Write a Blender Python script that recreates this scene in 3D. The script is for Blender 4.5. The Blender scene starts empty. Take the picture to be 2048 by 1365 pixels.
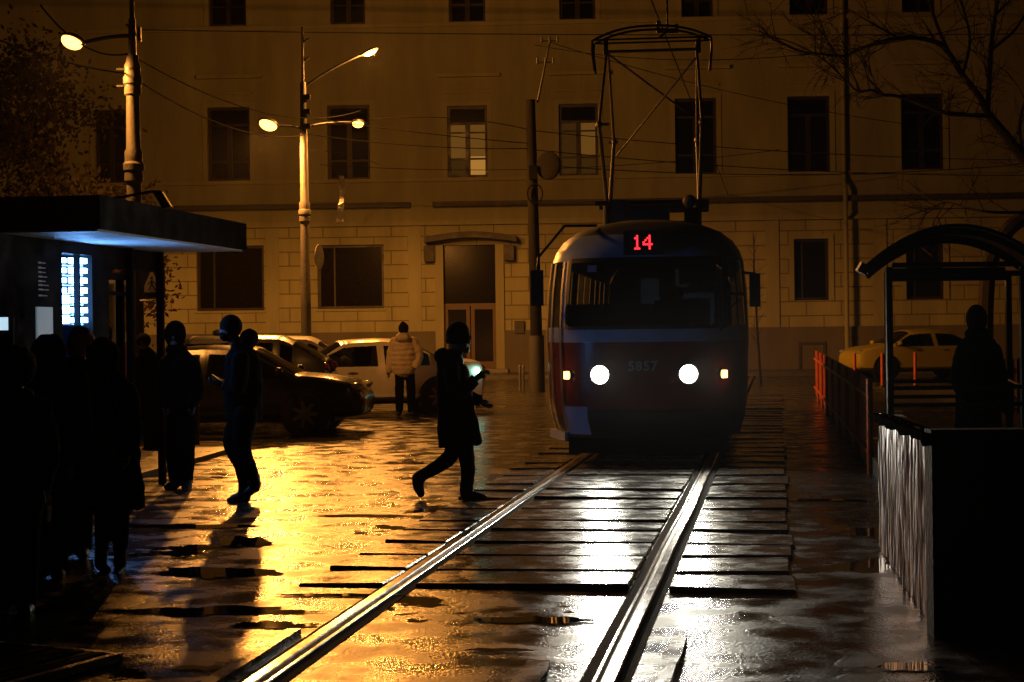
import bpy, bmesh, math, random
from mathutils import Vector, Matrix, noise
random.seed(7)
R = math.radians
scene = bpy.context.scene
COL = scene.collection

# ------------------------------------------------------------------ camera
F, CX, HY, CAMH = 3413.0, 1024.0, 650.0, 1.70      # focal length in photo pixels, horizon, eye height
ROLL = R(0.7)
cam_d = bpy.data.cameras.new("camera")
cam_d.sensor_width = 36.0
cam_d.lens = F / 2048 * 36.0
cam_d.shift_y = -32.5 / 2048
cam_d.clip_start, cam_d.clip_end = 0.1, 600
cam = bpy.data.objects.new("camera", cam_d)
COL.objects.link(cam)
cam.matrix_world = Matrix.Translation((0, 0, CAMH)) @ Matrix.Rotation(R(90), 4, 'X') @ Matrix.Rotation(-ROLL, 4, 'Z')
scene.camera = cam

# ------------------------------------------------------------------ world: night sky, sun well below the horizon
world = bpy.data.worlds.new("World"); scene.world = world
world.use_nodes = True
wn = world.node_tree
bg = wn.nodes["Background"]
sky = wn.nodes.new("ShaderNodeTexSky"); sky.sky_type = 'NISHITA'
sky.sun_disc = False
sky.sun_elevation = R(-4.0); sky.sun_rotation = R(200)
wn.links.new(sky.outputs[0], bg.inputs[0])
bg.inputs[1].default_value = 0.008
scene.view_settings.view_transform = 'Standard'
scene.view_settings.look = 'None'
scene.view_settings.exposure = 0.0
scene.view_settings.gamma = 1.0
scene.cycles.max_bounces = 8
scene.cycles.diffuse_bounces = 2
scene.cycles.glossy_bounces = 4
scene.cycles.volume_bounces = 0
scene.cycles.sample_clamp_indirect = 4.0
scene.cycles.use_denoising = True
scene.cycles.denoising_prefilter = 'NONE'
scene.cycles.denoising_input_passes = 'RGB_ALBEDO_NORMAL'

SODIUM = (1.0, 0.365, 0.058)
LAMP_W = 3900.0         # sodium lamp of the largest lantern
LAMP_L = 9.0            # glow of its bowl
HEAD_W = 1300.0         # each tram headlamp
HAZE = 0.00008

# ------------------------------------------------------------------ picture measurements -> metres
_c, _s = math.cos(ROLL), math.sin(ROLL)
def lev(px, py):
    dx, dy = px - CX, py - HY
    return dx * _c - dy * _s, dx * _s + dy * _c
def P(px, py, Y):
    a, b = lev(px, py)
    return Vector((a / F * Y, Y, CAMH - b / F * Y))
def G(px, py, z=0.0):
    a, b = lev(px, py)
    Y = (CAMH - z) * F / b
    return Vector((a / F * Y, Y, z))

# ------------------------------------------------------------------ materials
def mat(name, color=(0.5, 0.5, 0.5), rough=0.6, metal=0.0, emis=None, estr=0.0, bump=0.0, bscale=30.0, vary=0.0,
        vscale=4.0, spec=0.5, alpha=1.0, coat=0.0):
    m = bpy.data.materials.new(name); m.use_nodes = True
    nt = m.node_tree; b = nt.nodes["Principled BSDF"]
    b.inputs["Base Color"].default_value = (*color, 1)
    b.inputs["Roughness"].default_value = rough
    b.inputs["Metallic"].default_value = metal
    b.inputs["Specular IOR Level"].default_value = spec
    b.inputs["Coat Weight"].default_value = coat
    b.inputs["Alpha"].default_value = alpha
    if emis:
        b.inputs["Emission Color"].default_value = (*emis, 1)
        b.inputs["Emission Strength"].default_value = estr
    tc = nt.nodes.new("ShaderNodeTexCoord")
    if vary:
        n = nt.nodes.new("ShaderNodeTexNoise"); n.inputs["Scale"].default_value = vscale
        n.inputs["Detail"].default_value = 6
        nt.links.new(tc.outputs["Object"], n.inputs["Vector"])
        r = nt.nodes.new("ShaderNodeMapRange")
        r.inputs[1].default_value, r.inputs[2].default_value = 0.3, 0.7
        r.inputs[3].default_value, r.inputs[4].default_value = 1 - vary, 1 + vary
        nt.links.new(n.outputs[0], r.inputs[0])
        h = nt.nodes.new("ShaderNodeHueSaturation"); h.inputs["Color"].default_value = (*color, 1)
        nt.links.new(r.outputs[0], h.inputs["Value"])
        nt.links.new(h.outputs[0], b.inputs["Base Color"])
        q = nt.nodes.new("ShaderNodeMapRange")
        q.inputs[1].default_value, q.inputs[2].default_value = 0.3, 0.7
        q.inputs[3].default_value, q.inputs[4].default_value = max(0.03, rough * 0.75), min(1, rough * 1.25)
        nt.links.new(n.outputs[0], q.inputs[0]); nt.links.new(q.outputs[0], b.inputs["Roughness"])
    if bump:
        n2 = nt.nodes.new("ShaderNodeTexNoise"); n2.inputs["Scale"].default_value = bscale; n2.inputs["Detail"].default_value = 5
        nt.links.new(tc.outputs["Object"], n2.inputs["Vector"])
        bp = nt.nodes.new("ShaderNodeBump"); bp.inputs["Strength"].default_value = bump; bp.inputs["Distance"].default_value = 0.02
        nt.links.new(n2.outputs[0], bp.inputs["Height"]); nt.links.new(bp.outputs[0], b.inputs["Normal"])
    return m

def glass_mat(name, tint=(0.55, 0.6, 0.62), rough=0.03):
    m = bpy.data.materials.new(name); m.use_nodes = True
    nt = m.node_tree; nt.nodes.remove(nt.nodes["Principled BSDF"])
    out = nt.nodes["Material Output"]
    t = nt.nodes.new("ShaderNodeBsdfTransparent"); t.inputs[0].default_value = (*tint, 1)
    g = nt.nodes.new("ShaderNodeBsdfGlossy"); g.inputs["Roughness"].default_value = rough
    lw = nt.nodes.new("ShaderNodeFresnel"); lw.inputs[0].default_value = 1.5
    mx = nt.nodes.new("ShaderNodeMixShader")
    nt.links.new(lw.outputs[0], mx.inputs[0]); nt.links.new(t.outputs[0], mx.inputs[1]); nt.links.new(g.outputs[0], mx.inputs[2])
    nt.links.new(mx.outputs[0], out.inputs[0])
    return m

def wet_mat(name, base, dry_rough, wet_rough, scale, puddle_at, puddle_soft, bump, fine=160.0, stretch=(1, 1, 1), micro=0.25, crack=0.45):
    """Wet street: rough damp surface, smoother wet film and flat puddles in the hollows of one height field."""
    m = bpy.data.materials.new(name); m.use_nodes = True
    nt = m.node_tree; N, L = nt.nodes.new, nt.links.new
    b = nt.nodes["Principled BSDF"]
    tc = N("ShaderNodeTexCoord"); mp = N("ShaderNodeMapping"); mp.inputs["Scale"].default_value = stretch
    L(tc.outputs["Object"], mp.inputs["Vector"])
    n1 = N("ShaderNodeTexNoise"); n1.inputs["Scale"].default_value = scale; n1.inputs["Detail"].default_value = 6; n1.inputs["Roughness"].default_value = 0.6
    n2 = N("ShaderNodeTexNoise"); n2.inputs["Scale"].default_value = scale * 5; n2.inputs["Detail"].default_value = 6
    n3 = N("ShaderNodeTexNoise"); n3.inputs["Scale"].default_value = fine; n3.inputs["Detail"].default_value = 3
    v = N("ShaderNodeTexVoronoi"); v.inputs["Scale"].default_value = fine * 0.6
    for n in (n1, n2): L(mp.outputs[0], n.inputs["Vector"])
    L(tc.outputs["Object"], n3.inputs["Vector"]); L(tc.outputs["Object"], v.inputs["Vector"])
    pud = N("ShaderNodeMapRange"); pud.interpolation_type = 'SMOOTHSTEP'
    pud.inputs[1].default_value, pud.inputs[2].default_value = puddle_at - puddle_soft, puddle_at + puddle_soft
    pud.inputs[3].default_value, pud.inputs[4].default_value = 1.0, 0.0
    mix = N("ShaderNodeMath"); mix.operation = 'MULTIPLY_ADD'; mix.inputs[1].default_value = 0.18
    L(n2.outputs[0], mix.inputs[0]); L(n1.outputs[0], mix.inputs[2])
    sub = N("ShaderNodeMath"); sub.operation = 'SUBTRACT'; sub.inputs[1].default_value = 0.09
    L(mix.outputs[0], sub.inputs[0]); L(sub.outputs[0], pud.inputs[0])
    rg = N("ShaderNodeMapRange"); rg.inputs[1].default_value, rg.inputs[2].default_value = 0.40, 0.62
    rg.inputs[3].default_value, rg.inputs[4].default_value = wet_rough, dry_rough
    L(n2.outputs[0], rg.inputs[0])
    rm = N("ShaderNodeMix"); rm.data_type = 'FLOAT'
    L(pud.outputs[0], rm.inputs[0]); L(rg.outputs[0], rm.inputs[2]); rm.inputs[3].default_value = 0.03
    L(rm.outputs[0], b.inputs["Roughness"])
    cr = N("ShaderNodeMix"); cr.data_type = 'RGBA'
    cr.inputs[6].default_value = (*[c * 0.55 for c in base], 1); cr.inputs[7].default_value = (*base, 1)
    L(n2.outputs[0], cr.inputs[0]); L(cr.outputs[2], b.inputs["Base Color"])
    add = N("ShaderNodeMath"); add.operation = 'ADD'
    m1 = N("ShaderNodeMath"); m1.operation = 'MULTIPLY'; m1.inputs[1].default_value = 0.35
    m3 = N("ShaderNodeMath"); m3.operation = 'MULTIPLY'; m3.inputs[1].default_value = micro
    L(n2.outputs[0], m1.inputs[0]); L(n3.outputs[0], m3.inputs[0]); L(m1.outputs[0], add.inputs[0]); L(m3.outputs[0], add.inputs[1])
    inv = N("ShaderNodeMath"); inv.operation = 'MULTIPLY_ADD'; inv.inputs[1].default_value = -bump; inv.inputs[2].default_value = bump
    L(pud.outputs[0], inv.inputs[0])
    # cracks and patch seams
    ck = N("ShaderNodeTexVoronoi"); ck.feature = 'DISTANCE_TO_EDGE'; ck.inputs["Scale"].default_value = crack
    wp = N("ShaderNodeVectorMath"); wp.operation = 'MULTIPLY_ADD'; wp.inputs[1].default_value = (.5, .5, .5)
    L(n2.outputs[1], wp.inputs[0]); L(tc.outputs["Object"], wp.inputs[2]); L(wp.outputs[0], ck.inputs["Vector"])
    cm = N("ShaderNodeMapRange"); cm.interpolation_type = 'SMOOTHSTEP'; cm.inputs[1].default_value, cm.inputs[2].default_value = 0.0, 0.016
    cm.inputs[3].default_value, cm.inputs[4].default_value = -0.12, 0.0
    L(ck.outputs["Distance"], cm.inputs[0])
    ad2 = N("ShaderNodeMath"); ad2.operation = 'ADD'; L(add.outputs[0], ad2.inputs[0]); L(cm.outputs[0], ad2.inputs[1])
    add = ad2
    bp = N("ShaderNodeBump"); bp.inputs["Distance"].default_value = 0.012
    L(inv.outputs[0], bp.inputs["Strength"]); L(add.outputs[0], bp.inputs["Height"])
    L(bp.outputs[0], b.inputs["Normal"])
    b.inputs["Specular IOR Level"].default_value = 0.5
    return m

def facade_mat(name, color, rust):
    m = bpy.data.materials.new(name); m.use_nodes = True
    nt = m.node_tree; N, L = nt.nodes.new, nt.links.new
    b = nt.nodes["Principled BSDF"]; b.inputs["Roughness"].default_value = 0.85
    tc = N("ShaderNodeTexCoord")
    n1 = N("ShaderNodeTexNoise"); n1.inputs["Scale"].default_value = 0.5; n1.inputs["Detail"].default_value = 8; n1.inputs["Roughness"].default_value = 0.65
    mp = N("ShaderNodeMapping"); mp.inputs["Scale"].default_value = (1.6, 1, 0.35)
    L(tc.outputs["Object"], mp.inputs["Vector"]); L(mp.outputs[0], n1.inputs["Vector"])
    r = N("ShaderNodeValToRGB")
    r.color_ramp.elements[0].position = 0.3; r.color_ramp.elements[0].color = (*[c * 0.62 for c in color], 1)
    r.color_ramp.elements[1].position = 0.68; r.color_ramp.elements[1].color = (*color, 1)
    L(n1.outputs[0], r.inputs[0])
    col = r.outputs[0]
    n2 = N("ShaderNodeTexNoise"); n2.inputs["Scale"].default_value = 14; n2.inputs["Detail"].default_value = 6
    L(tc.outputs["Object"], n2.inputs["Vector"])
    h = n2.outputs[0]
    if rust:
        sx = N("ShaderNodeSeparateXYZ"); cb = N("ShaderNodeCombineXYZ")
        L(tc.outputs["Object"], sx.inputs[0]); L(sx.outputs[0], cb.inputs[0]); L(sx.outputs[2], cb.inputs[1])
        br = N("ShaderNodeTexBrick"); br.inputs["Scale"].default_value = 1.0
        br.inputs["Brick Width"].default_value = 1.15; br.inputs["Row Height"].default_value = 0.47
        br.inputs["Mortar Size"].default_value = 0.022; br.inputs["Mortar Smooth"].default_value = 0.4
        br.inputs["Color1"].default_value = (1, 1, 1, 1); br.inputs["Color2"].default_value = (0.9, 0.9, 0.9, 1); br.inputs["Mortar"].default_value = (0.5, 0.47, 0.42, 1)
        L(cb.outputs[0], br.inputs["Vector"])
        mu = N("ShaderNodeMix"); mu.data_type = 'RGBA'; mu.blend_type = 'MULTIPLY'; mu.inputs[0].default_value = 1
        L(col, mu.inputs[6]); L(br.outputs[0], mu.inputs[7]); col = mu.outputs[2]
        ma = N("ShaderNodeMath"); ma.operation = 'MULTIPLY_ADD'; ma.inputs[1].default_value = -3.0
        L(br.outputs["Fac"], ma.inputs[0]); L(h, ma.inputs[2]); h = ma.outputs[0]
    bp = N("ShaderNodeBump"); bp.inputs["Strength"].default_value = 0.6; bp.inputs["Distance"].default_value = 0.02
    L(h, bp.inputs["Height"]); L(bp.outputs[0], b.inputs["Normal"])
    L(col, b.inputs["Base Color"])
    return m

M = {}
M['asphalt'] = wet_mat("wet_asphalt", (0.04, 0.038, 0.036), 0.38, 0.12, 0.55, 0.375, 0.014, 1.0, fine=48, micro=0.3)
M['slab'] = wet_mat("wet_concrete", (0.07, 0.068, 0.064), 0.32, 0.16, 0.9, 0.28, 0.03, 0.6, fine=45, micro=0.32, crack=0.2)
M['pave'] = wet_mat("wet_pavement", (0.13, 0.125, 0.12), 0.5, 0.28, 1.2, 0.36, 0.03, 0.5)
M['stone'] = mat("kerb_stone", (0.2, 0.19, 0.18), 0.4, bump=0.5, vary=0.25)
M['gap'] = mat("gap_filler", (0.012, 0.011, 0.01), 0.9, bump=0.9, bscale=40, spec=0.12)
M['rail'] = mat("polished_rail", (0.62, 0.6, 0.58), 0.2, 1.0, vary=0.2, vscale=9, bump=0.05, bscale=25)
M['railside'] = mat("rail_side", (0.10, 0.08, 0.07), 0.35, 0.9, bump=0.2)
M['wall'] = facade_mat("upper_plaster", (0.38, 0.365, 0.215), False)
M['rust'] = facade_mat("rusticated_plaster", (0.46, 0.43, 0.24), True)
M['trim'] = facade_mat("plaster_trim", (0.42, 0.40, 0.24), False)
M['plinth'] = facade_mat("plinth_render", (0.17, 0.15, 0.115), False)
M['cornice'] = mat("dark_metal_flashing", (0.06, 0.05, 0.045), 0.6, vary=0.3)
M['winframe'] = mat("window_frame_paint", (0.025, 0.014, 0.009), 0.5, vary=0.2)
M['pane'] = mat("dark_window_glass", (0.008, 0.006, 0.006), 0.12, spec=0.35)
M['curtain'] = mat("lit_curtain", (0.05, 0.035, 0.015), 0.9, emis=(1, 0.44, 0.07), estr=0.11, vary=0.2, vscale=3)
M['curtain2'] = mat("dim_curtain", (0.03, 0.02, 0.01), 0.9, emis=(1, 0.44, 0.07), estr=0.03, vary=0.2, vscale=3)
M['room'] = mat("lit_room", (0.1, 0.07, 0.03), 0.9, emis=(1, 0.45, 0.08), estr=0.36, vary=0.2, vscale=3)
M['door'] = mat("door_wood", (0.13, 0.08, 0.045), 0.6, vary=0.3)
M['conc'] = mat("pole_concrete", (0.062, 0.057, 0.051), 0.75, bump=0.4, bscale=25, vary=0.25, vscale=6)
M['steel'] = mat("dark_steel", (0.05, 0.048, 0.045), 0.45, 0.6, vary=0.3)
M['galv'] = mat("galvanised_steel", (0.28, 0.27, 0.26), 0.45, 0.7, vary=0.25)
M['lamp'] = mat("lamp_bowl", (1, 0.8, 0.5), 0.3, emis=SODIUM, estr=LAMP_L)
M['lamp_near'] = mat("near_lamp_bowl", (1, 0.8, 0.5), 0.3, emis=SODIUM, estr=LAMP_L)
M['wire'] = mat("wire", (0.006, 0.005, 0.005), 0.9, spec=0.08)
M['kiosk'] = mat("kiosk_panel", (0.006, 0.006, 0.0065), 0.8, vary=0.25, spec=0.08)
M['soffit'] = mat("kiosk_soffit", (0.55, 0.55, 0.55), 0.6, vary=0.1)
M['glass'] = glass_mat("clear_glass")
M['carglass'] = glass_mat("car_glass", (0.25, 0.27, 0.27), 0.04)
M['tramglass'] = glass_mat("tram_glass", (0.5, 0.53, 0.55), 0.06)
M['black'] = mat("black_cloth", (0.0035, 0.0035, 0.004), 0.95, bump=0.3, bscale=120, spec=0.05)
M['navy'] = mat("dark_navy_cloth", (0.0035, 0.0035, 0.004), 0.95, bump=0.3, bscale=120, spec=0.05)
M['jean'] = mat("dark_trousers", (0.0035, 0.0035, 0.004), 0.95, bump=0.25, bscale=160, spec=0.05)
M['hairm'] = mat("dark_hair", (0.010, 0.008, 0.007), 0.95, bump=0.6, bscale=90, spec=0.06)
M['pinkm'] = mat("pink_knit", (0.5, 0.2, 0.18), 0.95, bump=0.5, bscale=140, spec=0.15)
M['skin'] = mat("skin", (0.13, 0.075, 0.055), 0.6, spec=0.3)
M['boot'] = mat("boot_leather", (0.01, 0.009, 0.009), 0.5, bump=0.2)
M['puffer'] = mat("cream_puffer", (0.62, 0.52, 0.42), 0.75, bump=0.25, bscale=60)
M['bag'] = mat("pale_bag", (0.38, 0.35, 0.31), 0.8, bump=0.2)
M['bagdark'] = mat("dark_bag", (0.02, 0.016, 0.014), 0.5, bump=0.2)
M['carblack'] = mat("black_paint", (0.006, 0.006, 0.007), 0.22, coat=0.6, bump=0.06, bscale=220)
M['cardark'] = mat("dark_blue_paint", (0.02, 0.022, 0.03), 0.25, coat=0.6, bump=0.06, bscale=220)
M['carwhite'] = mat("white_paint", (0.66, 0.64, 0.62), 0.32, coat=0.4, vary=0.06)
M['carsilver'] = mat("silver_paint", (0.45, 0.44, 0.43), 0.3, 0.4, coat=0.4)
M['caryellow'] = mat("yellow_paint", (0.78, 0.64, 0.02), 0.32, coat=0.4)
M['rubber'] = mat("tyre_rubber", (0.012, 0.012, 0.012), 0.8, bump=0.3)
M['rim'] = mat("alloy_rim", (0.3, 0.3, 0.31), 0.35, 0.9)
M['plast'] = mat("black_plastic", (0.012, 0.012, 0.012), 0.5)
M['lens'] = mat("lamp_lens", (0.5, 0.5, 0.5), 0.1, spec=0.8)
M['redlens'] = mat("tail_lens", (0.25, 0.01, 0.008), 0.15)
M['seatm'] = mat("seat_fabric", (0.03, 0.03, 0.032), 0.9)
M['tramred'] = mat("tram_red_paint", (0.19, 0.014, 0.013), 0.35, coat=0.2, vary=0.15, vscale=3)
M['trambluelit'] = mat("tram_bluelit_paint", (0.36, 0.50, 0.78), 0.38, coat=0.2, vary=0.12, vscale=3)  # pale paint with the bluish light from the left mixed into its colour
M['tramgrey'] = mat("tram_grey_paint", (0.028, 0.028, 0.03), 0.5, vary=0.2, vscale=4)
M['tramroof'] = mat("tram_roof_paint", (0.09, 0.09, 0.095), 0.6, vary=0.2)
M['number'] = mat("number_paint", (0.36, 0.34, 0.31), 0.5)
M['head'] = mat("headlamp_glass", (1, 1, 1), 0.2, emis=(1.0, 0.95, 0.78), estr=560.0)
M['amber'] = mat("marker_lamp", (1, 0.6, 0.2), 0.2, emis=(1.0, 0.52, 0.12), estr=7.0)
M['led'] = mat("led_dots", (1, 0.1, 0.1), 0.3, emis=(1.0, 0.022, 0.035), estr=2.6)
M['blue'] = mat("vending_light", (0.5, 0.7, 1), 0.3, emis=(0.015, 0.17, 1.0), estr=4.0)
M['white'] = mat("vending_white", (0.9, 0.95, 1), 0.3, emis=(0.15, 0.42, 1.0), estr=30.0)
M['screen'] = mat("pale_screen", (0.8, 0.9, 1), 0.3, emis=(0.55, 0.78, 0.95), estr=0.9)
M['screendim'] = mat("dim_screen", (0.8, 0.9, 1), 0.3, emis=(0.45, 0.62, 0.75), estr=0.16)
M['menu'] = mat("menu_print", (0.5, 0.5, 0.52), 0.6, emis=(0.5, 0.5, 0.55), estr=0.03)
M['green'] = mat("green_white_lamp", (0.7, 1, 0.9), 0.3, emis=(0.35, 1.0, 0.72), estr=14.0)
M['fence'] = mat("orange_fence_paint", (0.62, 0.13, 0.025), 0.4, vary=0.25, vscale=5)
M['board'] = mat("flaking_board", (0.72, 0.66, 0.56), 0.35, vary=0.3, vscale=7, bump=0.2, bscale=30)
def flake_mat():
    m = mat("flaking_board", (0.72, 0.66, 0.56), 0.36); nt = m.node_tree; b = nt.nodes["Principled BSDF"]
    tc = nt.nodes.new("ShaderNodeTexCoord"); mp = nt.nodes.new("ShaderNodeMapping"); mp.inputs["Scale"].default_value = (22, 22, 1.6)
    n = nt.nodes.new("ShaderNodeTexNoise"); n.inputs["Scale"].default_value = 1.0; n.inputs["Detail"].default_value = 5; n.inputs["Roughness"].default_value = .7
    r = nt.nodes.new("ShaderNodeValToRGB"); r.color_ramp.elements[0].position = .40; r.color_ramp.elements[0].color = (.035, .026, .02, 1)
    r.color_ramp.elements[1].position = .52; r.color_ramp.elements[1].color = (.74, .67, .57, 1)
    bp = nt.nodes.new("ShaderNodeBump"); bp.inputs["Strength"].default_value = .5; bp.inputs["Distance"].default_value = .006
    L = nt.links.new
    L(tc.outputs["Object"], mp.inputs[0]); L(mp.outputs[0], n.inputs["Vector"]); L(n.outputs[0], r.inputs[0]); L(r.outputs[0], b.inputs["Base Color"]); L(n.outputs[0], bp.inputs["Height"]); L(bp.outputs[0], b.inputs["Normal"])
    return m
M['board'] = flake_mat()
M['boardback'] = mat("parapet_core", (0.014, 0.012, 0.01), 0.95, bump=0.4, spec=0.1)
M['polewood'] = mat("tarred_pole", (0.012, 0.010, 0.008), 0.95, bump=0.6, bscale=14, spec=0.15)
M['bark'] = mat("dark_bark", (0.035, 0.028, 0.022), 0.95, bump=0.8, bscale=18)
M['leaf'] = mat("brown_leaf", (0.011, 0.007, 0.0025), 0.9, vary=0.4, vscale=2.0, spec=0.1)
M['signblue'] = mat("sign_blue", (0.02, 0.04, 0.14), 0.5)
M['signwhite'] = mat("sign_white", (0.8, 0.8, 0.78), 0.5)
M['signblack'] = mat("sign_black", (0.01, 0.01, 0.01), 0.6)
M['tape'] = mat("white_tape", (0.85, 0.82, 0.75), 0.5)
M['wood'] = mat("bench_wood", (0.05, 0.03, 0.02), 0.6)
M['poly'] = mat("shelter_sheet", (0.03, 0.03, 0.03), 0.25)

# ------------------------------------------------------------------ mesh builder
FRAME = {}       # top-level root -> matrix
class MB:
    def __init__(s): s.v, s.f = [], []
    def add(s, vs, fs):
        o = len(s.v); s.v += [Vector(v) for v in vs]; s.f += [[i + o for i in f] for f in fs]; return s
    def box(s, c, d, rot=None):
        x, y, z = [k / 2 for k in d]; c = Vector(c)
        vs = [Vector((a, b, e)) for a in (-x, x) for b in (-y, y) for e in (-z, z)]
        if rot is not None: vs = [rot @ v for v in vs]
        return s.add([v + c for v in vs], [(0, 1, 3, 2), (4, 6, 7, 5), (0, 4, 5, 1), (2, 3, 7, 6), (0, 2, 6, 4), (1, 5, 7, 3)])
    def span(s, a, b):
        return s.box([(a[i] + b[i]) / 2 for i in range(3)], [abs(a[i] - b[i]) for i in range(3)])
    def loft(s, rings, closed=True, cap0=True, cap1=True):
        n = len(rings[0]); o = len(s.v)
        for r in rings: s.v += [Vector(p) for p in r]
        for i in range(len(rings) - 1):
            for j in range(n if closed else n - 1):
                k = (j + 1) % n
                s.f.append([o + i * n + j, o + i * n + k, o + (i + 1) * n + k, o + (i + 1) * n + j])
        if cap0: s.f.append([o + j for j in range(n)][::-1])
        if cap1: s.f.append([o + (len(rings) - 1) * n + j for j in range(n)])
        return s
    def cyl(s, a, b, r0, r1=None, n=12, caps=True):
        a, b = Vector(a), Vector(b); r1 = r0 if r1 is None else r1
        d = (b - a).normalized(); u = d.orthogonal().normalized(); w = d.cross(u)
        ring = lambda c, r: [c + (u * math.cos(t) + w * math.sin(t)) * r for t in [2 * math.pi * i / n for i in range(n)]]
        return s.loft([ring(a, r0), ring(b, r1)], True, caps, caps)
    def tube(s, pts, rad, n=8):
        pts = [Vector(p) for p in pts]; rings = []; u = None
        for i, p in enumerate(pts):
            d = (pts[min(i + 1, len(pts) - 1)] - pts[max(i - 1, 0)]).normalized()
            u = d.orthogonal().normalized() if u is None else (u - d * u.dot(d)).normalized()
            w = d.cross(u); r = rad[i] if isinstance(rad, (list, tuple)) else rad
            rings.append([p + (u * math.cos(t) + w * math.sin(t)) * r for t in [2 * math.pi * k / n for k in range(n)]])
        return s.loft(rings)
    def ell(s, c, r, rot=None, nu=16, nv=10, top=1.0, bot=-1.0):
        c = Vector(c); rings = []
        for i in range(nv + 1):
            z = bot + (top - bot) * i / nv if False else math.sin(math.asin(max(-.999, bot)) + (math.asin(min(.999, top)) - math.asin(max(-.999, bot))) * i / nv)
            q = math.sqrt(max(0, 1 - z * z)); ring = []
            for k in range(nu):
                t = 2 * math.pi * k / nu
                v = Vector((q * math.cos(t) * r[0], q * math.sin(t) * r[1], z * r[2]))
                ring.append(c + (rot @ v if rot is not None else v))
            rings.append(ring)
        return s.loft(rings)
    def prism(s, poly, off):
        off = Vector(off); return s.loft([[Vector(p) for p in poly], [Vector(p) + off for p in poly]])
    def quad(s, a, b, c, d): return s.add([a, b, c, d], [(0, 1, 2, 3)])
    def mesh(s, name):
        me = bpy.data.meshes.new(name); me.from_pydata([tuple(v) for v in s.v], [], s.f)
        bm = bmesh.new(); bm.from_mesh(me)
        bmesh.ops.recalc_face_normals(bm, faces=bm.faces); bm.to_mesh(me); bm.free(); return me
    def build(s, name, m, parent=None, smooth=False, local=False, frame=None):
        me = s.mesh(name)
        root = parent
        while root is not None and root.parent is not None: root = root.parent
        if root is not None and not local: me.transform(FRAME[root.name].inverted())
        return link(name, me, m, parent, smooth)

def link(name, me, m, parent=None, smooth=False, angle=35):
    o = bpy.data.objects.new(name, me); COL.objects.link(o); o.parent = parent
    if m is not None: me.materials.append(m)
    if smooth:
        me.polygons.foreach_set("use_smooth", [True] * len(me.polygons))
        try: me.set_sharp_from_angle(angle=R(angle))
        except Exception: pass
    return o

def tag(o, label=None, cat=None, group=None, kind=None):
    if label: o["label"] = label
    if cat: o["category"] = cat
    if group: o["group"] = group
    if kind: o["kind"] = kind
    return o
def thing(name, label, cat, loc=(0, 0, 0), rz=0.0, group=None):
    o = bpy.data.objects.new(name, None); COL.objects.link(o)
    o.location = loc; o.rotation_euler = (0, 0, rz); o.empty_display_size = 0.2
    FRAME[o.name] = Matrix.Translation(loc) @ Matrix.Rotation(rz, 4, 'Z')
    return tag(o, label, cat, group)
def solo(mb, name, m, label, cat, loc, group=None, smooth=False):
    """A thing that is one mesh, with its origin at its base."""
    me = mb.mesh(name); me.transform(Matrix.Translation(-Vector(loc)))
    o = link(name, me, m, None, smooth); o.location = loc
    return tag(o, label, cat, group)
def copy_tree(o, parent=None):
    c = o.copy(); COL.objects.link(c); c.parent = parent
    for ch in list(o.children): copy_tree(ch, c)
    return c
def structure(mb, name, m, smooth=False):
    return tag(mb.build(name, m, None, smooth), kind="structure")

# ================================================================== GROUND
TS = 0.156                                            # the track runs away from the camera, x = x0 + TS * y
tdir = Vector((TS, 1, 0)).normalized(); tnor = Vector((tdir.y, -tdir.x, 0))
def T(off, Y, z=0.0):                                 # a point 'off' metres right of the track axis, level with depth Y
    return Vector((-0.03 + TS * (Y - 10.5), Y, z)) + tnor * off
g = MB(); nx, ny = 60, 60
g.add([(-80, -15, 0), (80, -15, 0), (80, 130, 0), (-80, 130, 0)], [(0, 1, 2, 3)])
structure(g, "road", M['asphalt'])

GA = 0.815
# concrete slabs between and beside the rails
joints = [11.0, 11.67, 12.4, 13.16, 13.9, 14.55, 15.55, 16.4, 17.2, 17.85, 18.9, 19.8]
while joints[-1] < 40: joints.append(joints[-1] + 0.78)
sl = MB(); rs = random.Random(3)
def slab(o0, o1, y0, y1, dz):
    if o1 < 0: dz -= .014
    sk = rs.uniform(-0.06, 0.06)
    a, b, c, d = T(o0, y0), T(o1, y0 + sk), T(o1, y1 + sk), T(o0, y1)
    t = [rs.uniform(-0.007, 0.007) for _ in range(2)]
    dz += rs.uniform(-.008, .008); hs = [0.024 + dz + x for x in (t[0] + .007, t[1] + .007, t[1] + rs.uniform(-.012, .002), t[0] + rs.uniform(-.012, .002))]
    e = 0.012
    ins = lambda p, q: p + (q - p) * 0.02
    top = [Vector((p.x, p.y, h)) for p, h in zip((a, b, c, d), hs)]
    cen = sum(top, Vector()) / 4
    top2 = [p + (cen - p).normalized() * e for p in top]
    low = [Vector((p.x, p.y, -0.05)) for p in top]
    mid = [p - Vector((0, 0, e * 0.8)) for p in top]
    sl.loft([low, mid, top2])
for i in range(len(joints) - 1):
    y0, y1 = joints[i], joints[i + 1] - rs.choice((0.03, 0.035, 0.05, 0.075))
    if y0 > 10.9:
        sl.ell if False else None
        slab(-GA + 0.11, GA - 0.13, y0, y1, 0)
        if y0 > 11.6 or True: slab(-GA - 0.60 - rs.uniform(0, .08), -GA - 0.105, y0 + rs.uniform(-.05, .05), y1, 0.004)
        slab(GA + 0.13, GA + 0.88 + rs.uniform(0, .05), y0 + rs.uniform(-.08, .08), y1, 0.002)
structure(sl, "track_paving", M['slab'])
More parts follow.
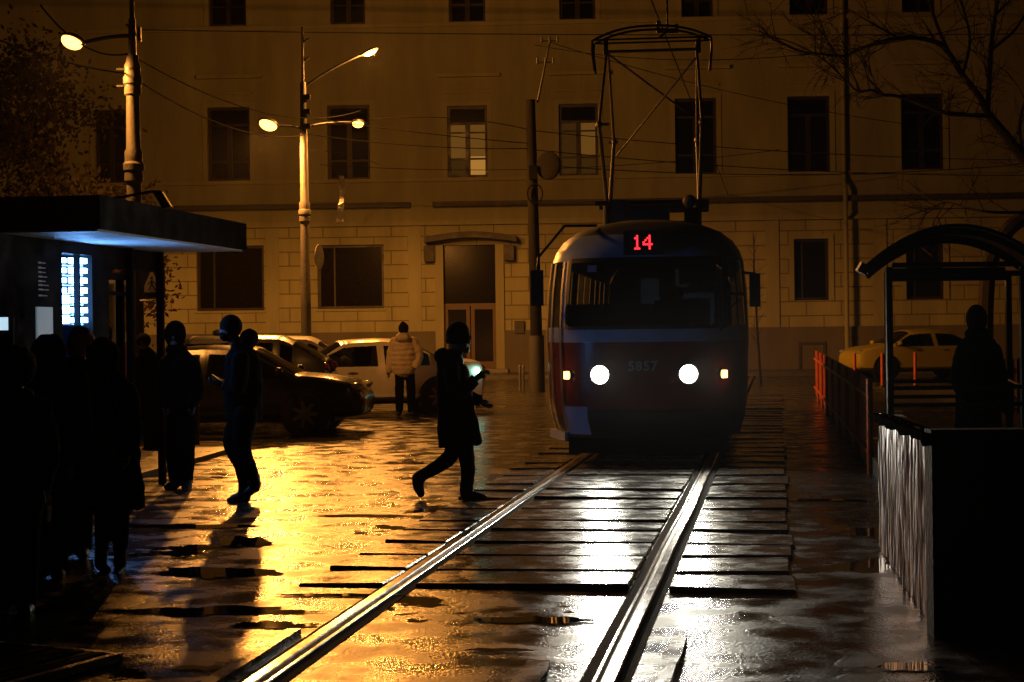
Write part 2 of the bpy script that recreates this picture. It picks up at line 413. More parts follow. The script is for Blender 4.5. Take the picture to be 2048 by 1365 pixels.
# dark filler beds the rails lie in
bed = MB()
for sgn in (-1, 1):
    pts = [T(sgn * GA + o, y, 0.004) for o, y in ((-0.12, 2), (0.12, 2), (0.12, 60), (-0.12, 60))]
    bed.add(pts, [(0, 1, 2, 3)])
structure(bed, "rail_bed", M['gap'])
def rail(sgn, name, label):
    ys = [1.5 + 0.75 * i for i in range(78)]; ra = random.Random(5 + sgn)
    wob = [noise.noise(Vector((y * 0.35, sgn * 9.0, 0))) * 0.014 for y in ys]
    prof_head = [(0.0, -0.03), (0.0, 0.024), (0.006, 0.031), (0.054, 0.033), (0.062, 0.027), (0.064, -0.03)]
    prof_lip = [(-0.056, -0.03), (-0.056, 0.018), (-0.052, 0.023), (-0.038, 0.023), (-0.034, 0.014), (-0.034, -0.03)]
    root = thing(name, label, "rail", T(sgn * GA, 2), 0, "tram rails")
    for nm, pr, mt in (("rail_head", prof_head, 'rail'), ("groove_lip", prof_lip, 'rail')):
        mb = MB(); rings = []
        for y, w in zip(ys, wob):
            c = T(sgn * (GA) + w, y)
            rings.append([c + tnor * (sgn * o) + Vector((0, 0, z)) for o, z in pr])
        mb.loft(rings); mb.build(nm, M[mt], root, True)
    mb = MB()
    a, b = [T(sgn * GA + w - sgn * 0.035, y, 0.006) for y, w in zip(ys, wob)], [T(sgn * GA + w, y, 0.006) for y, w in zip(ys, wob)]
    mb.loft([a, b], False, False, False); mb.build("groove_floor", M['railside'], root)
rail(-1, "tram_rail", "left steel tram rail of the pair, in front of the running pedestrian")
rail(1, "tram_rail", "right steel tram rail of the pair, nearer the flaking board parapet")
# concrete edge strips by the rails in the foreground
def strip(o0, o1, y0, y1, label):
    mb = MB(); rr = random.Random(int(o0 * 100)); a, b = [], []
    n = 24
    for i in range(n + 1):
        y = y0 + (y1 - y0) * i / n
        j = rr.uniform(-.012, .012)
        a.append(T(o0 + j, y, 0.03)); b.append(T(o1 + rr.uniform(-.012, .012), y, 0.034))
    lo = [Vector((p.x, p.y, -.03)) for p in a]; hi = [Vector((p.x, p.y, -.03)) for p in b]
    mb.loft([lo, a, b, hi], False, False, False)
    mb.quad(lo[-1], a[-1], b[-1], hi[-1])
    solo(mb, "edge_strip", M['slab'], label, "concrete strip", T(o0, y0), "concrete strips along the rails")
strip(-1.07, -0.99, 2, 9.3, "pale concrete strip outside the left rail beside the drain grate")
strip(0.40, 0.52, 2, 8.55, "short pale concrete strip between the rails near the right rail")
strip(1.06, 1.14, 2, 9.4, "narrow pale concrete strip outside the right rail")
# raised pavement on the left with its kerb
edge = [(-4.9, 13.0), (-4.75, 16.5), (-4.35, 19.6), (-4.1, 22.0), (-3.95, 23.6), (-4.25, 24.6), (-6, 25.3), (-14, 25.6)]
pv = MB(); top = [Vector((x, y, 0.05)) for x, y in edge] + [Vector((-14, 13.0, 0.05))]
pv.add(top, [list(range(len(top)))]); structure(pv, "pavement", M['pave'])
kb = MB()
for i in range(len(edge) - 1):
    a, b = Vector((*edge[i], 0)), Vector((*edge[i + 1], 0)); d = (b - a); n = Vector((d.y, -d.x, 0)).normalized() * 0.12
    if n.x < 0 and i < 5: n = -n
    kb.prism([a, a + Vector((0, 0, .062)), b + Vector((0, 0, .062)), b], n)
structure(kb, "kerb", M['stone'])
# far pavement under the building
fp = MB(); fp.span((-30, 53.2, 0), (30, 62, 0.12)); structure(fp, "far_pavement", M['pave'])
# tram platform on the right
pf = MB()
def PX(y): return 3.95 + 0.146 * (y - 18.7)
pf.prism([Vector((PX(13.1), 13.1, -0.02)), Vector((14, 13.1, -0.02)), Vector((14, 38.6, -0.02)), Vector((PX(38.6), 38.6, -0.02))], (0, 0, 0.20))
structure(pf, "platform", M['pave'])

# drain grate, bottom left
gr0 = Vector((-2.9, 8.45, 0))
gt = thing("drain_grate", "ribbed iron drain grate sunk in the road, nearest the viewer", "drain grate", gr0, R(-27))
mb = MB()
for i in range(17): mb.box((-0.55 + i * 0.069, 0.0, 0.024 + .004 * (i % 3)), (0.040, 1.24, 0.04), Matrix.Rotation(R((i * 37 % 7) - 3), 3, 'X') @ Matrix.Rotation(R((i * 53 % 11) - 5), 3, 'Y') if False else None)
mb.build("grate_bars", M['slab'], gt, True, local=True)
mb = MB()
for a, b in (((-.62, -.66), (.62, -.62)), ((-.62, .62), (.62, .66)), ((-.66, -.66), (-.62, .66)), ((.62, -.66), (.66, .66))):
    mb.span((a[0], a[1], 0.002), (b[0], b[1], 0.046))
mb.build("grate_frame", M['stone'], gt, local=True)
mb = MB(); mb.box((0, 0, 0.003), (1.24, 1.24, 0.004)); mb.build("drain_pit", M['gap'], gt, local=True)

# standing water in the hollows of the road
M['water'] = mat("puddle_water", (0.006, 0.005, 0.004), 0.02, bump=0.02, bscale=7, spec=0.5)
def puddle(cx, cy, rx, ry, seed, z=0.006):
    n = 72; pts = []
    for i in range(n):
        t = 2 * math.pi * i / n; k = 1 + .42 * noise.noise(Vector((math.cos(t) * 1.3 + seed * 7.1, math.sin(t) * 1.3, seed))) + .28 * noise.noise(Vector((math.cos(t) * 4, math.sin(t) * 4 + seed * 3.3, seed))) + .15 * noise.noise(Vector((math.cos(t) * 11, math.sin(t) * 11, seed * 5.0)))
        k2 = math.cos(t)
        pts.append(G(cx + rx * k2 * k, cy + ry * (math.sin(t) * k + .55 * noise.noise(Vector((math.cos(t) * 2.2, seed * 4.0, 0)))), z))
    mb = MB(); mb.add(pts, [list(range(n))]); structure(mb, "puddle", M['water'])
for i, (x, y, a, b) in enumerate(((440, 1146, 115, 13), (425, 1222, 200, 11), (492, 1084, 55, 13), (380, 1052, 150, 5), (545, 1250, 80, 8), (1085, 1240, 110, 9),
    (1815, 1333, 62, 11), (735, 1031, 95, 3), (690, 1190, 120, 4), (1000, 1300, 60, 5), (1650, 1000, 90, 3), (400, 1335, 55, 5))):
    puddle(x, y, a, b * .75, i + 1.0, 0.005 + .0004 * i)

# ================================================================== BUILDING
FY0, FS = 57.0, -0.05
frz = math.atan(FS); fc = math.cos(frz)
def FAC(px, py):
    a, b = lev(px, py); Y = FY0 / (1 - FS * a / F)
    return (a * Y / F / fc, CAMH - b * Y / F)
bl = thing("apartment_building", "long plastered building across the street with tall dark windows", "building", (0, FY0, 0), frz)
def rect(x0, x1, y0, y1):
    a, b = FAC((x0 + x1) / 2 - (x1 - x0) / 2, (y0 + y1) / 2), FAC(x1, (y0 + y1) / 2)
    t, u = FAC((x0 + x1) / 2, y0), FAC((x0 + x1) / 2, y1)
    return [a[0], b[0], u[1], t[1]]
row2 = [rect(*r) for r in ((190, 252, 220, 366), (415, 500, 215, 362), (655, 740, 211, 360), (895, 975, 212, 355), (1118, 1196, 208, 352), (1350, 1433, 197, 350), (1575, 1660, 193, 346), (1802, 1887, 188, 340))]
row3 = [rect(*r) for r in ((417, 492, -100, 52), (660, 730, -100, 49), (897, 970, -100, 46), (1118, 1190, -100, 41), (1362, 1425, -100, 37), (1578, 1655, -100, 31), (1803, 1870, -100, 25))]
row1 = [rect(*r) for r in ((393, 528, 492, 622), (635, 768, 490, 618), (1588, 1658, 478, 601), (1812, 1888, 475, 599))]
door = rect(888, 992, 490, 752); door[2] = 0.13
zA = FAC(1024, 447)[1]                                  # top of the rusticated ground storey
zP = FAC(1024, 661)[1]                                  # plinth top
BX0, BX1, BTOP = -27.0, 27.0, 15.5
for r in row2: r[2] = max(r[2], 6.35) if False else r[2]
def wall_with_holes(holes, x0, x1, z0, z1, depth=0.28):
    xs = sorted({x0, x1, *[h[0] for h in holes], *[h[1] for h in holes]}); zs = sorted({z0, z1, *[h[2] for h in holes], *[h[3] for h in holes]})
    xs = [x for x in xs if x0 <= x <= x1]; zs = [z for z in zs if z0 <= z <= z1]
    mb = MB()
    for i in range(len(xs) - 1):
        for j in range(len(zs) - 1):
            cx, cz = (xs[i] + xs[i + 1]) / 2, (zs[j] + zs[j + 1]) / 2
            if any(h[0] < cx < h[1] and h[2] < cz < h[3] for h in holes): continue
            mb.quad((xs[i], 0, zs[j]), (xs[i + 1], 0, zs[j]), (xs[i + 1], 0, zs[j + 1]), (xs[i], 0, zs[j + 1]))
    for a, b, c, d in holes:
        d = min(d, z1); c = max(c, z0)
        mb.quad((a, 0, c), (a, depth, c), (a, depth, d), (a, 0, d)); mb.quad((b, 0, c), (b, 0, d), (b, depth, d), (b, depth, c))
        mb.quad((a, 0, d), (a, depth, d), (b, depth, d), (b, 0, d)); mb.quad((a, 0, c), (b, 0, c), (b, depth, c), (a, depth, c))
    return mb
wall_with_holes(row2 + row3, BX0, BX1, zA, BTOP).build("upper_wall", M['wall'], bl, local=True)
wall_with_holes(row1 + [door], BX0, BX1, 0.0, zA).build("ground_storey_wall", M['rust'], bl, local=True)
mb = MB(); mb.quad((BX0, 0, 0), (BX0, 0, BTOP), (BX0, 14, BTOP), (BX0, 14, 0)); mb.quad((BX1, 0, 0), (BX1, 14, 0), (BX1, 14, BTOP), (BX1, 0, BTOP))
mb.quad((BX0, 14, 0), (BX1, 14, 0), (BX1, 14, BTOP), (BX0, 14, BTOP)); mb.build("side_wall", M['wall'], bl, local=True)
mb = MB(); mb.box((0, 7, BTOP + 0.8), (BX1 - BX0 + 1.2, 15.4, 0.25)); mb.span((BX0 - .3, -.35, BTOP), (BX1 + .3, 14.2, BTOP + .67)); mb.build("roof", M['cornice'], bl, local=True)
mb = MB(); mb.span((BX0, -0.10, 0), (door[0] - 0.28, -0.002, zP)); mb.span((door[1] + 0.28, -0.10, 0), (BX1, -0.002, zP)); mb.build("plinth", M['plinth'], bl, local=True)
# string courses
mb = MB()
zs1 = FAC(1024, 355)[1]; mb.span((BX0, -0.09, zs1 - 0.10), (BX1, -0.002, zs1 + 0.02))
zs2 = FAC(1024, 44)[1]; mb.span((BX0, -0.10, zs2 - 0.12), (BX1, -0.002, zs2 + 0.02))
mb.build("sill_course", M['trim'], bl, local=True)
zc = FAC(1024, 412)[1]
mb = MB()
mb.span((BX0, -0.30, zc), (FAC(822, 412)[0], -0.002, zc + 0.16)); mb.span((FAC(866, 412)[0], -0.30, zc), (FAC(1683, 412)[0], -0.002, zc + 0.16)); mb.span((FAC(1693, 412)[0], -0.30, zc), (BX1, -0.002, zc + 0.16))
mb.build("cornice", M['cornice'], bl, local=True)
mb = MB(); mb.span((BX0, -0.16, zA - 0.03), (BX1, -0.002, zA + 0.06)); mb.span((BX0, -0.07, zA + 0.06), (BX1, -0.002, zA + 0.14)); mb.build("cornice", M['trim'], bl, local=True)
for x in (545, 830, 1545, 1760):
    mb = MB(); lx = FAC(x, 560)[0]; mb.span((lx - 0.22, -0.05, zP), (lx + 0.22, -0.002, zA - 0.03)); mb.build("pilaster", M['trim'], bl, local=True)
def window(r, surround, style, hood=False):
    a, b, c, d = r; d = min(d, BTOP - .5)
    if surround:
        mb = MB(); w = 0.16
        for p, q in (((a - w, -.045, c), (a, -.002, d + w)), ((b, -.045, c), (b + w, -.002, d + w)), ((a, -.045, d), (b, -.002, d + w))): mb.span(p, q)
        if hood: mb.span((a - .3, -.22, d + .95), (b + .45, -.002, d + 1.06)); mb.span((a - .1, -.09, d + .42), (b + .1, -.002, d + .48))
        wn_ = mb.build("window", M['trim'], bl, local=True)
    else:
        mb = MB(); mb.span((a - .05, -.06, c - .08), (b + .05, -.002, c)); wn_ = mb.build("window", M['trim'], bl, local=True)
    fr = MB(); y0, y1, t = 0.14, 0.22, 0.09
    for p, q in (((a, y0, c), (a + t, y1, d)), ((b - t, y0, c), (b, y1, d)), ((a + t, y0, c), (b - t, y1, c + t)), ((a + t, y0, d - t), (b - t, y1, d))): fr.span(p, q)
    m = (a + b) / 2; h = d - c
    if style != 'wide':
        zt = c + h * 0.76
        fr.span((a + t, y0, zt - .04), (b - t, y1, zt + .04)); fr.span((m - .08, y0 - .01, c + t), (m + .08, y1, zt - .04))
        fr.span((a + t, y0 + .01, c + h * .25), (m - .05, y1 - .01, c + h * .25 + .06)); fr.span((m + .05, y0 + .01, c + h * .25), (b - t, y1 - .01, c + h * .25 + .06))
    else:
        for k in (1,): fr.span((a + (b - a) * k / 4 - .025, y0, c + t), (a + (b - a) * k / 4 + .025, y1, d - t))
    fr.build("window_frame", M['winframe'], wn_, local=True)
    if style in ('lit', 'dim'):
        zt = c + h * 0.76
        for k, (p, q) in enumerate(((a + t, m - .05), (m + .05, b - t))):
            cu = MB(); n = 14; pts0, pts1 = [], []
            for i in range(n + 1):
                x = p + (q - p) * i / n; y = .245 + .012 * math.sin(i * 2.1 + k)
                pts0.append((x, y, c + h * (.30 if k else .26))); pts1.append((x, y, zt - .04))
            cu.loft([pts0, pts1], False, False, False)
            cu.build("curtain", M['curtain' if style == 'lit' or k == 1 else 'curtain2'], wn_, local=True)
            lg = MB(); lg.quad((p, .26, c + t), (q, .26, c + t), (q, .26, c + h * .36), (p, .26, c + h * .36)); lg.build("lit_room", M['room' if (style == 'lit' and k == 1) else 'curtain2'], wn_, local=True)
            fr2 = MB(); fr2.span((p, y0 + .01, zt - h * .14), (q, y1 - .01, zt - h * .14 + .05)); fr2.build("glazing_bar", M['winframe'], wn_, local=True)
        pa = MB(); pa.quad((a + t, .23, zt), (b - t, .23, zt), (b - t, .23, d - t), (a + t, .23, d - t)); pa.build("pane", M['pane'], wn_, local=True)
    else:
        pa = MB(); pa.quad((a, .2, c), (b, .2, c), (b, .2, d), (a, .2, d)); pa.build("pane", M['pane'], wn_, local=True)
for i, r in enumerate(row2): window(r, True, 'lit' if i == 3 else 'dim' if i == 4 else 'tall', hood=i in (1, 3, 4, 5, 6, 7))
for r in row3: window(r, True, 'tall')
for i, r in enumerate(row1): window(r, i > 1, 'wide')
# entrance
a, b, c, d = door
zt = FAC(940, 612)[1]
mb = MB(); mb.span((a - .28, -.12, 0.0), (a, -.002, d)); mb.span((b, -.12, 0.0), (b + .28, -.002, d)); mb.build("door_surround", M['trim'], bl, local=True)
mb = MB(); n = 14
x0, x1 = FAC(852, 480)[0], FAC(1035, 480)[0]; top, bot = [], []
for i in range(n + 1):
    t = i / n; x = x0 + (x1 - x0) * t; z = d + 0.05 + 0.16 * math.sin(math.pi * t)
    bot.append((x, z)); top.append((x, z + 0.20))
pl = [(x, -.002, z) for x, z in bot] + [(x, -.002, z) for x, z in reversed(top)]
mb.prism(pl, (0, -0.75, 0)); dc = mb.build("door_canopy", M['cornice'], bl, local=True)
for sx in (a - .62, b + .30): mb = MB(); mb.span((sx, -.4, d - .55), (sx + .34, -.002, d - .02 if sx < a else d - .05)); mb.build("bracket", M['cornice'], dc, local=True)
dr = MB(); m_ = (a + b) / 2
dr.span((a, .16, zt), (b, .24, zt + .08))
for p, q in ((a, m_ - .02), (m_ + .02, b)):
    dr.span((p, .17, c), (p + .12, .23, zt)); dr.span((q - .12, .17, c), (q, .23, zt)); dr.span((p + .12, .17, c), (q - .12, .23, c + .35)); dr.span((p + .12, .17, zt - .12), (q - .12, .23, zt))
dro = dr.build("door", M['door'], bl, local=True)
pa = MB(); pa.quad((a, .2, c + .3), (b, .2, c + .3), (b, .2, d), (a, .2, d)); pa.build("pane", M['pane'], dro, local=True)
mb = MB(); mb.cyl((m_ - .08, .13, c + 1.05), (m_ - .08, .13, c + 1.3), .015); mb.build("handle", M['galv'], dro, local=True)
mb = MB(); mb.span((a - .4, -.55, 0), (b + .4, -.12, .14 + 0.1)); mb.build("doorstep", M['stone'], bl, local=True)
# downpipe, cellar hatch, meter box
lx = FAC(1686, 300)[0]
mb = MB(); mb.cyl((lx, -.42, zc + .4), (lx, -.42, 0.3), .075); mb.cyl((lx, -.16, BTOP), (lx, -.16, zc + .75), .075); mb.cyl((lx, -.16, zc + .76), (lx, -.42, zc + .4), .075)
for z in (1.2, 2.9, 4.4, 7.0, 9.0, 11.0): mb.cyl((lx, -.42 if z < zc else -.16, z), (lx, -.42 if z < zc else -.16, z + .06), .095)
mb.build("downpipe", M['trim'], bl, True, local=True)
h0, h1 = FAC(1596, 690), FAC(1652, 742)
mb = MB(); mb.span((h0[0], -.14, h1[1]), (h0[0] + .09, -.10, h0[1])); mb.span((h1[0] - .09, -.14, h1[1]), (h1[0], -.10, h0[1])); mb.span((h0[0], -.14, h0[1]), (h1[0], -.10, h0[1] + .09)); mb.build("cellar_hatch", M['cornice'], bl, local=True)
p = FAC(1039, 655); mb = MB(); mb.span((p[0] - .16, -.2, p[1] - .2), (p[0] + .16, -.002, p[1] + .22)); mb.build("meter_box", M['steel'], bl, local=True)

# ================================================================== STREET LAMPS
def lamp_head(root, c, tilt, sx, sy, arm_from, lm='lamp', watts=1.0, cut=True, bowl_r=(0.26, 0.17, 0.11)):
    """Cobra-head lantern: arm, housing and glowing bowl."""
    rot = Matrix.Rotation(tilt, 3, 'Y') @ Matrix.Rotation(R(sy), 3, 'X')
    ar = MB()
    a = Vector(arm_from); c = Vector(c)
    end = c + rot @ Vector((-sx * bowl_r[0], 0, 0.05))
    mid = a.lerp(end, 0.45) + Vector((0, 0, 0.18 * (end - a).length * 0.4))
    pts = [a.lerp(mid, t).lerp(mid.lerp(end, t), t) for t in [i / 8 for i in range(9)]]
    ar.tube(pts, 0.03, 8); arm = ar.build("arm", M['steel'], root, True)
    hb = MB(); hb.ell(c + rot @ Vector((0, 0, 0.02)), (bowl_r[0] * 1.28, bowl_r[1] * 1.08, bowl_r[1] * .7), rot, 20, 8, 1.0, 0.0); hs = hb.build("lamp_head", M['steel'], root, True)
    bb = MB(); bb.ell(c + rot @ Vector((0, 0, 0.018)), (bowl_r[0], bowl_r[1], bowl_r[2] * 0.85), rot, 20, 8, 0.0, -1.0); bo = bb.build("lamp_bowl", M[lm], hs, True)
    ld = bpy.data.lights.new("sodium_lamp", 'SPOT' if cut else 'POINT')
    if cut: ld.spot_size, ld.spot_blend = R(180), .22
    ld.energy = LAMP_W * watts; ld.color = SODIUM; ld.shadow_soft_size = bowl_r[1] * .75
    lo = bpy.data.objects.new("sodium_lamp", ld); COL.objects.link(lo); lo.parent = bo
    lo.location = FRAME[root.name].inverted() @ (c + rot @ Vector((0, 0, -bowl_r[2] * .85 - bowl_r[1] * .8)))
def pole_mesh(base, r0, top, r1, rings=()):
    mb = MB(); pr = [(0, r0)]
    H = top - base.z
    for z in rings:
        rr = r0 + (r1 - r0) * (z - base.z) / H
        pr += [(z - base.z - .16, rr), (z - base.z - .13, rr * 1.28), (z - base.z - .02, rr * 1.28), (z - base.z, rr * 1.1), (z - base.z + .03, rr * 1.42), (z - base.z + .12, rr * 1.45), (z - base.z + .16, rr * 1.2), (z - base.z + .30, rr * 1.25), (z - base.z + .36, rr * 0.98)]
    pr.append((H, r1)); pr.sort()
    n = 20
    mb.loft([[base + Vector((r * math.cos(t), r * math.sin(t), z)) for t in [2 * math.pi * k / n for k in range(n)]] for z, r in pr])
    return mb
def wire(a, b, sag, r, label, name="overhead_wire", n=20, m='wire'):
    a, b = Vector(a), Vector(b)
    pts = [a.lerp(b, i / n) - Vector((0, 0, sag * 4 * (i / n) * (1 - i / n))) for i in range(n + 1)]
    mb = MB(); mb.tube(pts, r, 5); solo(mb, name, M[m], label, "wire", a, "overhead wires")

# left lamp beside the kiosk
Y1 = 25.6
b1 = P(272, 700, Y1); b1.z = 0
l1 = thing("street_lamp", "fat ringed concrete lamp post rising behind the kiosk with one amber lamp", "street lamp", b1, 0, "amber street lamps")
zt1 = P(260, 112, Y1).z
pole_mesh(b1, 0.14, zt1, 0.095, (P(266, 345, Y1).z, zt1 - 0.45)).build("pole", M['conc'], l1, True)
mb = MB(); mb.cyl((b1.x, b1.y, zt1), (b1.x, b1.y, zt1 + .55), .06, .055); mb.cyl((b1.x, b1.y, zt1 + .55), (b1.x, b1.y, zt1 + 3.2), .035, .03)
mb.box((b1.x + .11, b1.y, zt1 + .32), (.05, .08, .22)); mb.cyl((b1.x - .08, b1.y - .04, zt1 + .47), (b1.x + .14, b1.y - .04, zt1 + .23), .016)
mb.build("pole_top", M['galv'], l1, True)
mb = MB()
for dz in (-.28, -.62):
    mb = MB(); mb.cyl((b1.x, b1.y, zt1 + dz * .75 - .02), (b1.x, b1.y, zt1 + dz * .75 + .02), .125, n=16); mb.cyl((b1.x - .12, b1.y - .04, zt1 + dz * .75), (b1.x - .23, b1.y - .04, zt1 + dz * .75), .022)
    mb.build("clamp", M['steel'], l1, True)

c1 = P(143, 86, Y1 - 0.3)
lamp_head(l1, c1, R(16), -1, -22, (b1.x, b1.y, zt1 + .3), lm='lamp_near', watts=.26, bowl_r=(0.16, 0.165, 0.11))
# middle post with three lamps
Y2 = 41.0
b2 = P(614, 800, Y2); b2.z = 0
l2 = thing("street_lamp", "slim concrete lamp post behind the parked cars carrying three amber lamps", "street lamp", b2, 0, "amber street lamps")
zt2 = P(608, 266, Y2).z
pole_mesh(b2, 0.138, zt2, 0.09, (P(612, 432, Y2).z,)).build("pole", M['conc'], l2, True)
zt3 = P(610, 165, Y2).z; zt4 = P(612, 55, Y2).z
mb = MB(); mb.cyl((b2.x, b2.y, zt2), (b2.x, b2.y, zt3), .085, .075); mb.cyl((b2.x, b2.y, zt3), (b2.x, b2.y, zt4), .04, .03)
for z in (zt2 + .15, zt2 + .5, zt2 + .85): mb.box((b2.x + .07, b2.y - .05, z), (.2, .14, .12))
for z in (zt3 + .5, zt3 + .95): mb.cyl((b2.x, b2.y, z), (b2.x + .16, b2.y, z + .1), .03)
mb.build("pole_top", M['steel'], l2, True)
lamp_head(l2, P(536, 251, Y2 - .3), R(14), -1, -24, (b2.x, b2.y, zt2 + .1), bowl_r=(0.215, 0.215, 0.14))
lamp_head(l2, P(716, 249, Y2 + .8), R(0), 1, -14, (b2.x, b2.y, zt2 + .12), watts=.15, bowl_r=(0.14, 0.15, 0.11))
lamp_head(l2, P(741, 106, Y2), R(-24), 1, -8, (b2.x + .05, b2.y, zt3 - .1), watts=.42, cut=False, bowl_r=(0.17, 0.12, 0.07))
# pedestrian crossing sign on the left post
sg = thing("crossing_sign", "square crossing sign with white triangle and walking figure", "sign", P(304, 568, 25.3), 0)
s0 = P(304, 568, 25.3); q = 25.3 / F
mb = MB(); mb.box(s0, (.39, .02, .42)); mb.build("sign_board", M['signblue'], sg)
def flat(pts, dy, c=s0): return [Vector((c.x + x * q, c.y + dy, c.z - y * q)) for x, y in pts]
mb = MB(); mb.prism(flat([(-2, -24), (2, -24), (17, 8), (17, 17), (-15, 17), (-15, 4)], -.014), (0, -.004, 0)); sp = mb.build("sign_triangle", M['signwhite'], sg)
mb = MB()
for seg, w in ((((0, -7), (0, 2)), 3.4), (((0, 1), (-7, 14)), 2.2), (((0, 1), (8, 14)), 2.2), (((0, -6), (-6, 0)), 1.8), (((-6, 0), (-7, 3)), 1.6), (((0, -6), (6, -2)), 1.8), (((6, -2), (8, 2)), 1.6)):
    (xa, ya), (xb, yb) = seg; d = Vector((xb - xa, yb - ya)).normalized(); n_ = Vector((-d.y, d.x)) * w / 2
    mb.prism(flat([(xa + n_.x, ya + n_.y), (xb + n_.x, yb + n_.y), (xb - n_.x, yb - n_.y), (xa - n_.x, ya - n_.y)], -.021), (0, -.003, 0))
hd = [(2.6 * math.cos(t), -11 + 2.8 * math.sin(t)) for t in [2 * math.pi * k / 12 for k in range(12)]]
mb.prism(flat(hd, -.021), (0, -.003, 0)); mb.build("walking_figure", M['signblack'], sp)
mb = MB(); mb.cyl((b1.x, b1.y, s0.z - .2), (s0.x + .2, s0.y + .03, s0.z - .2), .02); mb.cyl((s0.x - .19, s0.y + .03, s0.z - .25), (s0.x + .19, s0.y + .03, s0.z - .25), .015); mb.build("sign_bracket", M['galv'], sg)
# round sign turned edge-on, on the middle post
c = P(638, 514, 40.7)
rsn = thing("round_sign", "round white traffic sign turned nearly edge-on to the viewer", "sign", c, R(76))
mb = MB(); mb.cyl((0, .0, 0), (0, -.015, 0), .30, n=28); mb.build("sign_board", M['conc'], rsn, local=True)
mb = MB(); mb.cyl((0, .06, -.12), (0, .0, -.12), .03); mb.box((0.0, .06, -.1), (.06, .04, .3)); mb.build("sign_bracket", M['galv'], rsn, local=True)
# utility pole behind the tram's left side
Y3 = 43.0
b3 = P(1074, 770, Y3); b3.z = 0
up = thing("utility_pole", "dark utility pole with mirror disc beside the tram", "utility pole", b3)
zt = P(1068, 200, Y3).z
mb = MB(); mb.cyl(b3 + Vector((0, 0, 1.4)), (b3.x - .08, b3.y, zt), .15, .12, 16); mb.build("pole", M['polewood'], up, True)
mb = MB(); mb.cyl(b3, b3 + Vector((0, 0, 1.42)), .2, .19, 16); mb.build("pole_base", M['conc'], up, True)
mb = MB(); a, b = P(1075, 205, Y3), P(1100, 80, Y3); mb.cyl(a, b, .03)
for t in (.62, .96):
    p = a.lerp(b, t); mb.cyl(p - Vector((.22, 0, -.03)), p + Vector((.22, 0, .03)), .025)
    for sx in (-.2, 0, .2): mb.cyl(p + Vector((sx, 0, 0)), p + Vector((sx, 0, .14)), .03)
mb.build("insulator_mast", M['steel'], up)
mb = MB(); c = P(1097, 332, Y3 - .2); mb.ell(c, (.34, .09, .36), Matrix.Rotation(R(-25), 3, 'Z'), 24, 10); mb.build("mirror_disc", M['polewood'], up, True)
mb = MB(); c = P(1070, 388, Y3 - .15)
mb.tube([c + Vector((.19 * math.cos(t), -.03, .24 * math.sin(t))) for t in [2 * math.pi * k / 24 for k in range(49)]], .02, 6)
mb.box(P(1066, 345, Y3 - .18), (.2, .1, .35)); mb.build("cable_coil", M['wire'], up)

# ================================================================== WIRES
wl = [((-40, 3.0), 'thin dark wire running level along the top of the facade')]
wire(P(280, 60, 48), P(2300, 66, 48), .10, .014, "thin wire running nearly level across the upper facade")
wire(P(610, 235, 41), P(1068, 288, 43.0), .05, .012, "wire from the middle lamp post to the mirror pole, upper one")
wire(P(610, 268, 41), P(1068, 297, 43.0), .12, .012, "sagging wire from the middle lamp post to the mirror pole")
wire(P(1068, 262, 43.0), P(2300, 320, 49), .25, .012, "wire from the mirror pole towards the bare tree, topmost of three")
wire(P(1068, 300, 43.0), P(2300, 345, 49), .30, .012, "wire from the mirror pole towards the bare tree, middle of three")
wire(P(1068, 330, 43.0), P(2300, 300, 49), .45, .012, "wire from the mirror pole towards the bare tree, lowest of three")
wire(P(1100, 85, 43.0), P(1900, 258, 50), .3, .01, "wire sloping down from the insulator mast to the right")
wire(P(-60, 55, 23), P(258, 148, 25.6), .10, .012, "wire passing just under the left amber lamp")
wire(P(80, 10, 25), P(256, 108, 25.6), .25, .014, "wet wire drooping above the left amber lamp")
wire(P(258, 150, 25.6), P(610, 270, 41), .35, .012, "wire between the kiosk lamp post and the middle lamp post")
wire(P(258, 108, 25.6), P(720, 222, 41.8), .5, .010, "slack wire ending by the rightmost amber lamp")
wire(P(740, 240, 41.8), P(1068, 262, 43.0), -.18, .012, "wire bowed up between the middle post and mirror pole")
wire(P(640, 330, 52), P(1560, 300, 52), .35, .010, "faint wire against the lit first floor windows")
ct = [T(0.05, 3, 5.95), T(0.05, 70, 5.95)]
wire(ct[0], ct[1], .0, .010, "tram contact wire above the rails", "contact_wire")
# span wire with insulator holding the contact wire
ys = 36.0
ca = T(0.05, ys, 5.97)
wire(P(1068, 90, 43.0), (9.5, 34.0, 7.6), .55, .010, "span wire crossing behind the pantograph")
ins = thing("wire_hanger", "small insulator clamp hanging over the pantograph", "wire hanger", P(1335, 62, 25.6))
c = P(1335, 62, 25.6)
mb = MB(); mb.cyl(c, c + Vector((0, 0, .75)), .015); mb.build("drop_rod", M['steel'], ins)
mb = MB(); mb.cyl(c - Vector((.16, 0, 0)), c + Vector((.16, 0, 0)), .035); mb.cyl(c + Vector((-.14, 0, 0)), c + Vector((-.14, 0, .15)), .025); mb.cyl(c + Vector((.14, 0, 0)), c + Vector((.14, 0, .1)), .025); mb.cyl(c, c - Vector((.12, 0, .1)), .02); mb.build("insulator", M['steel'], ins)
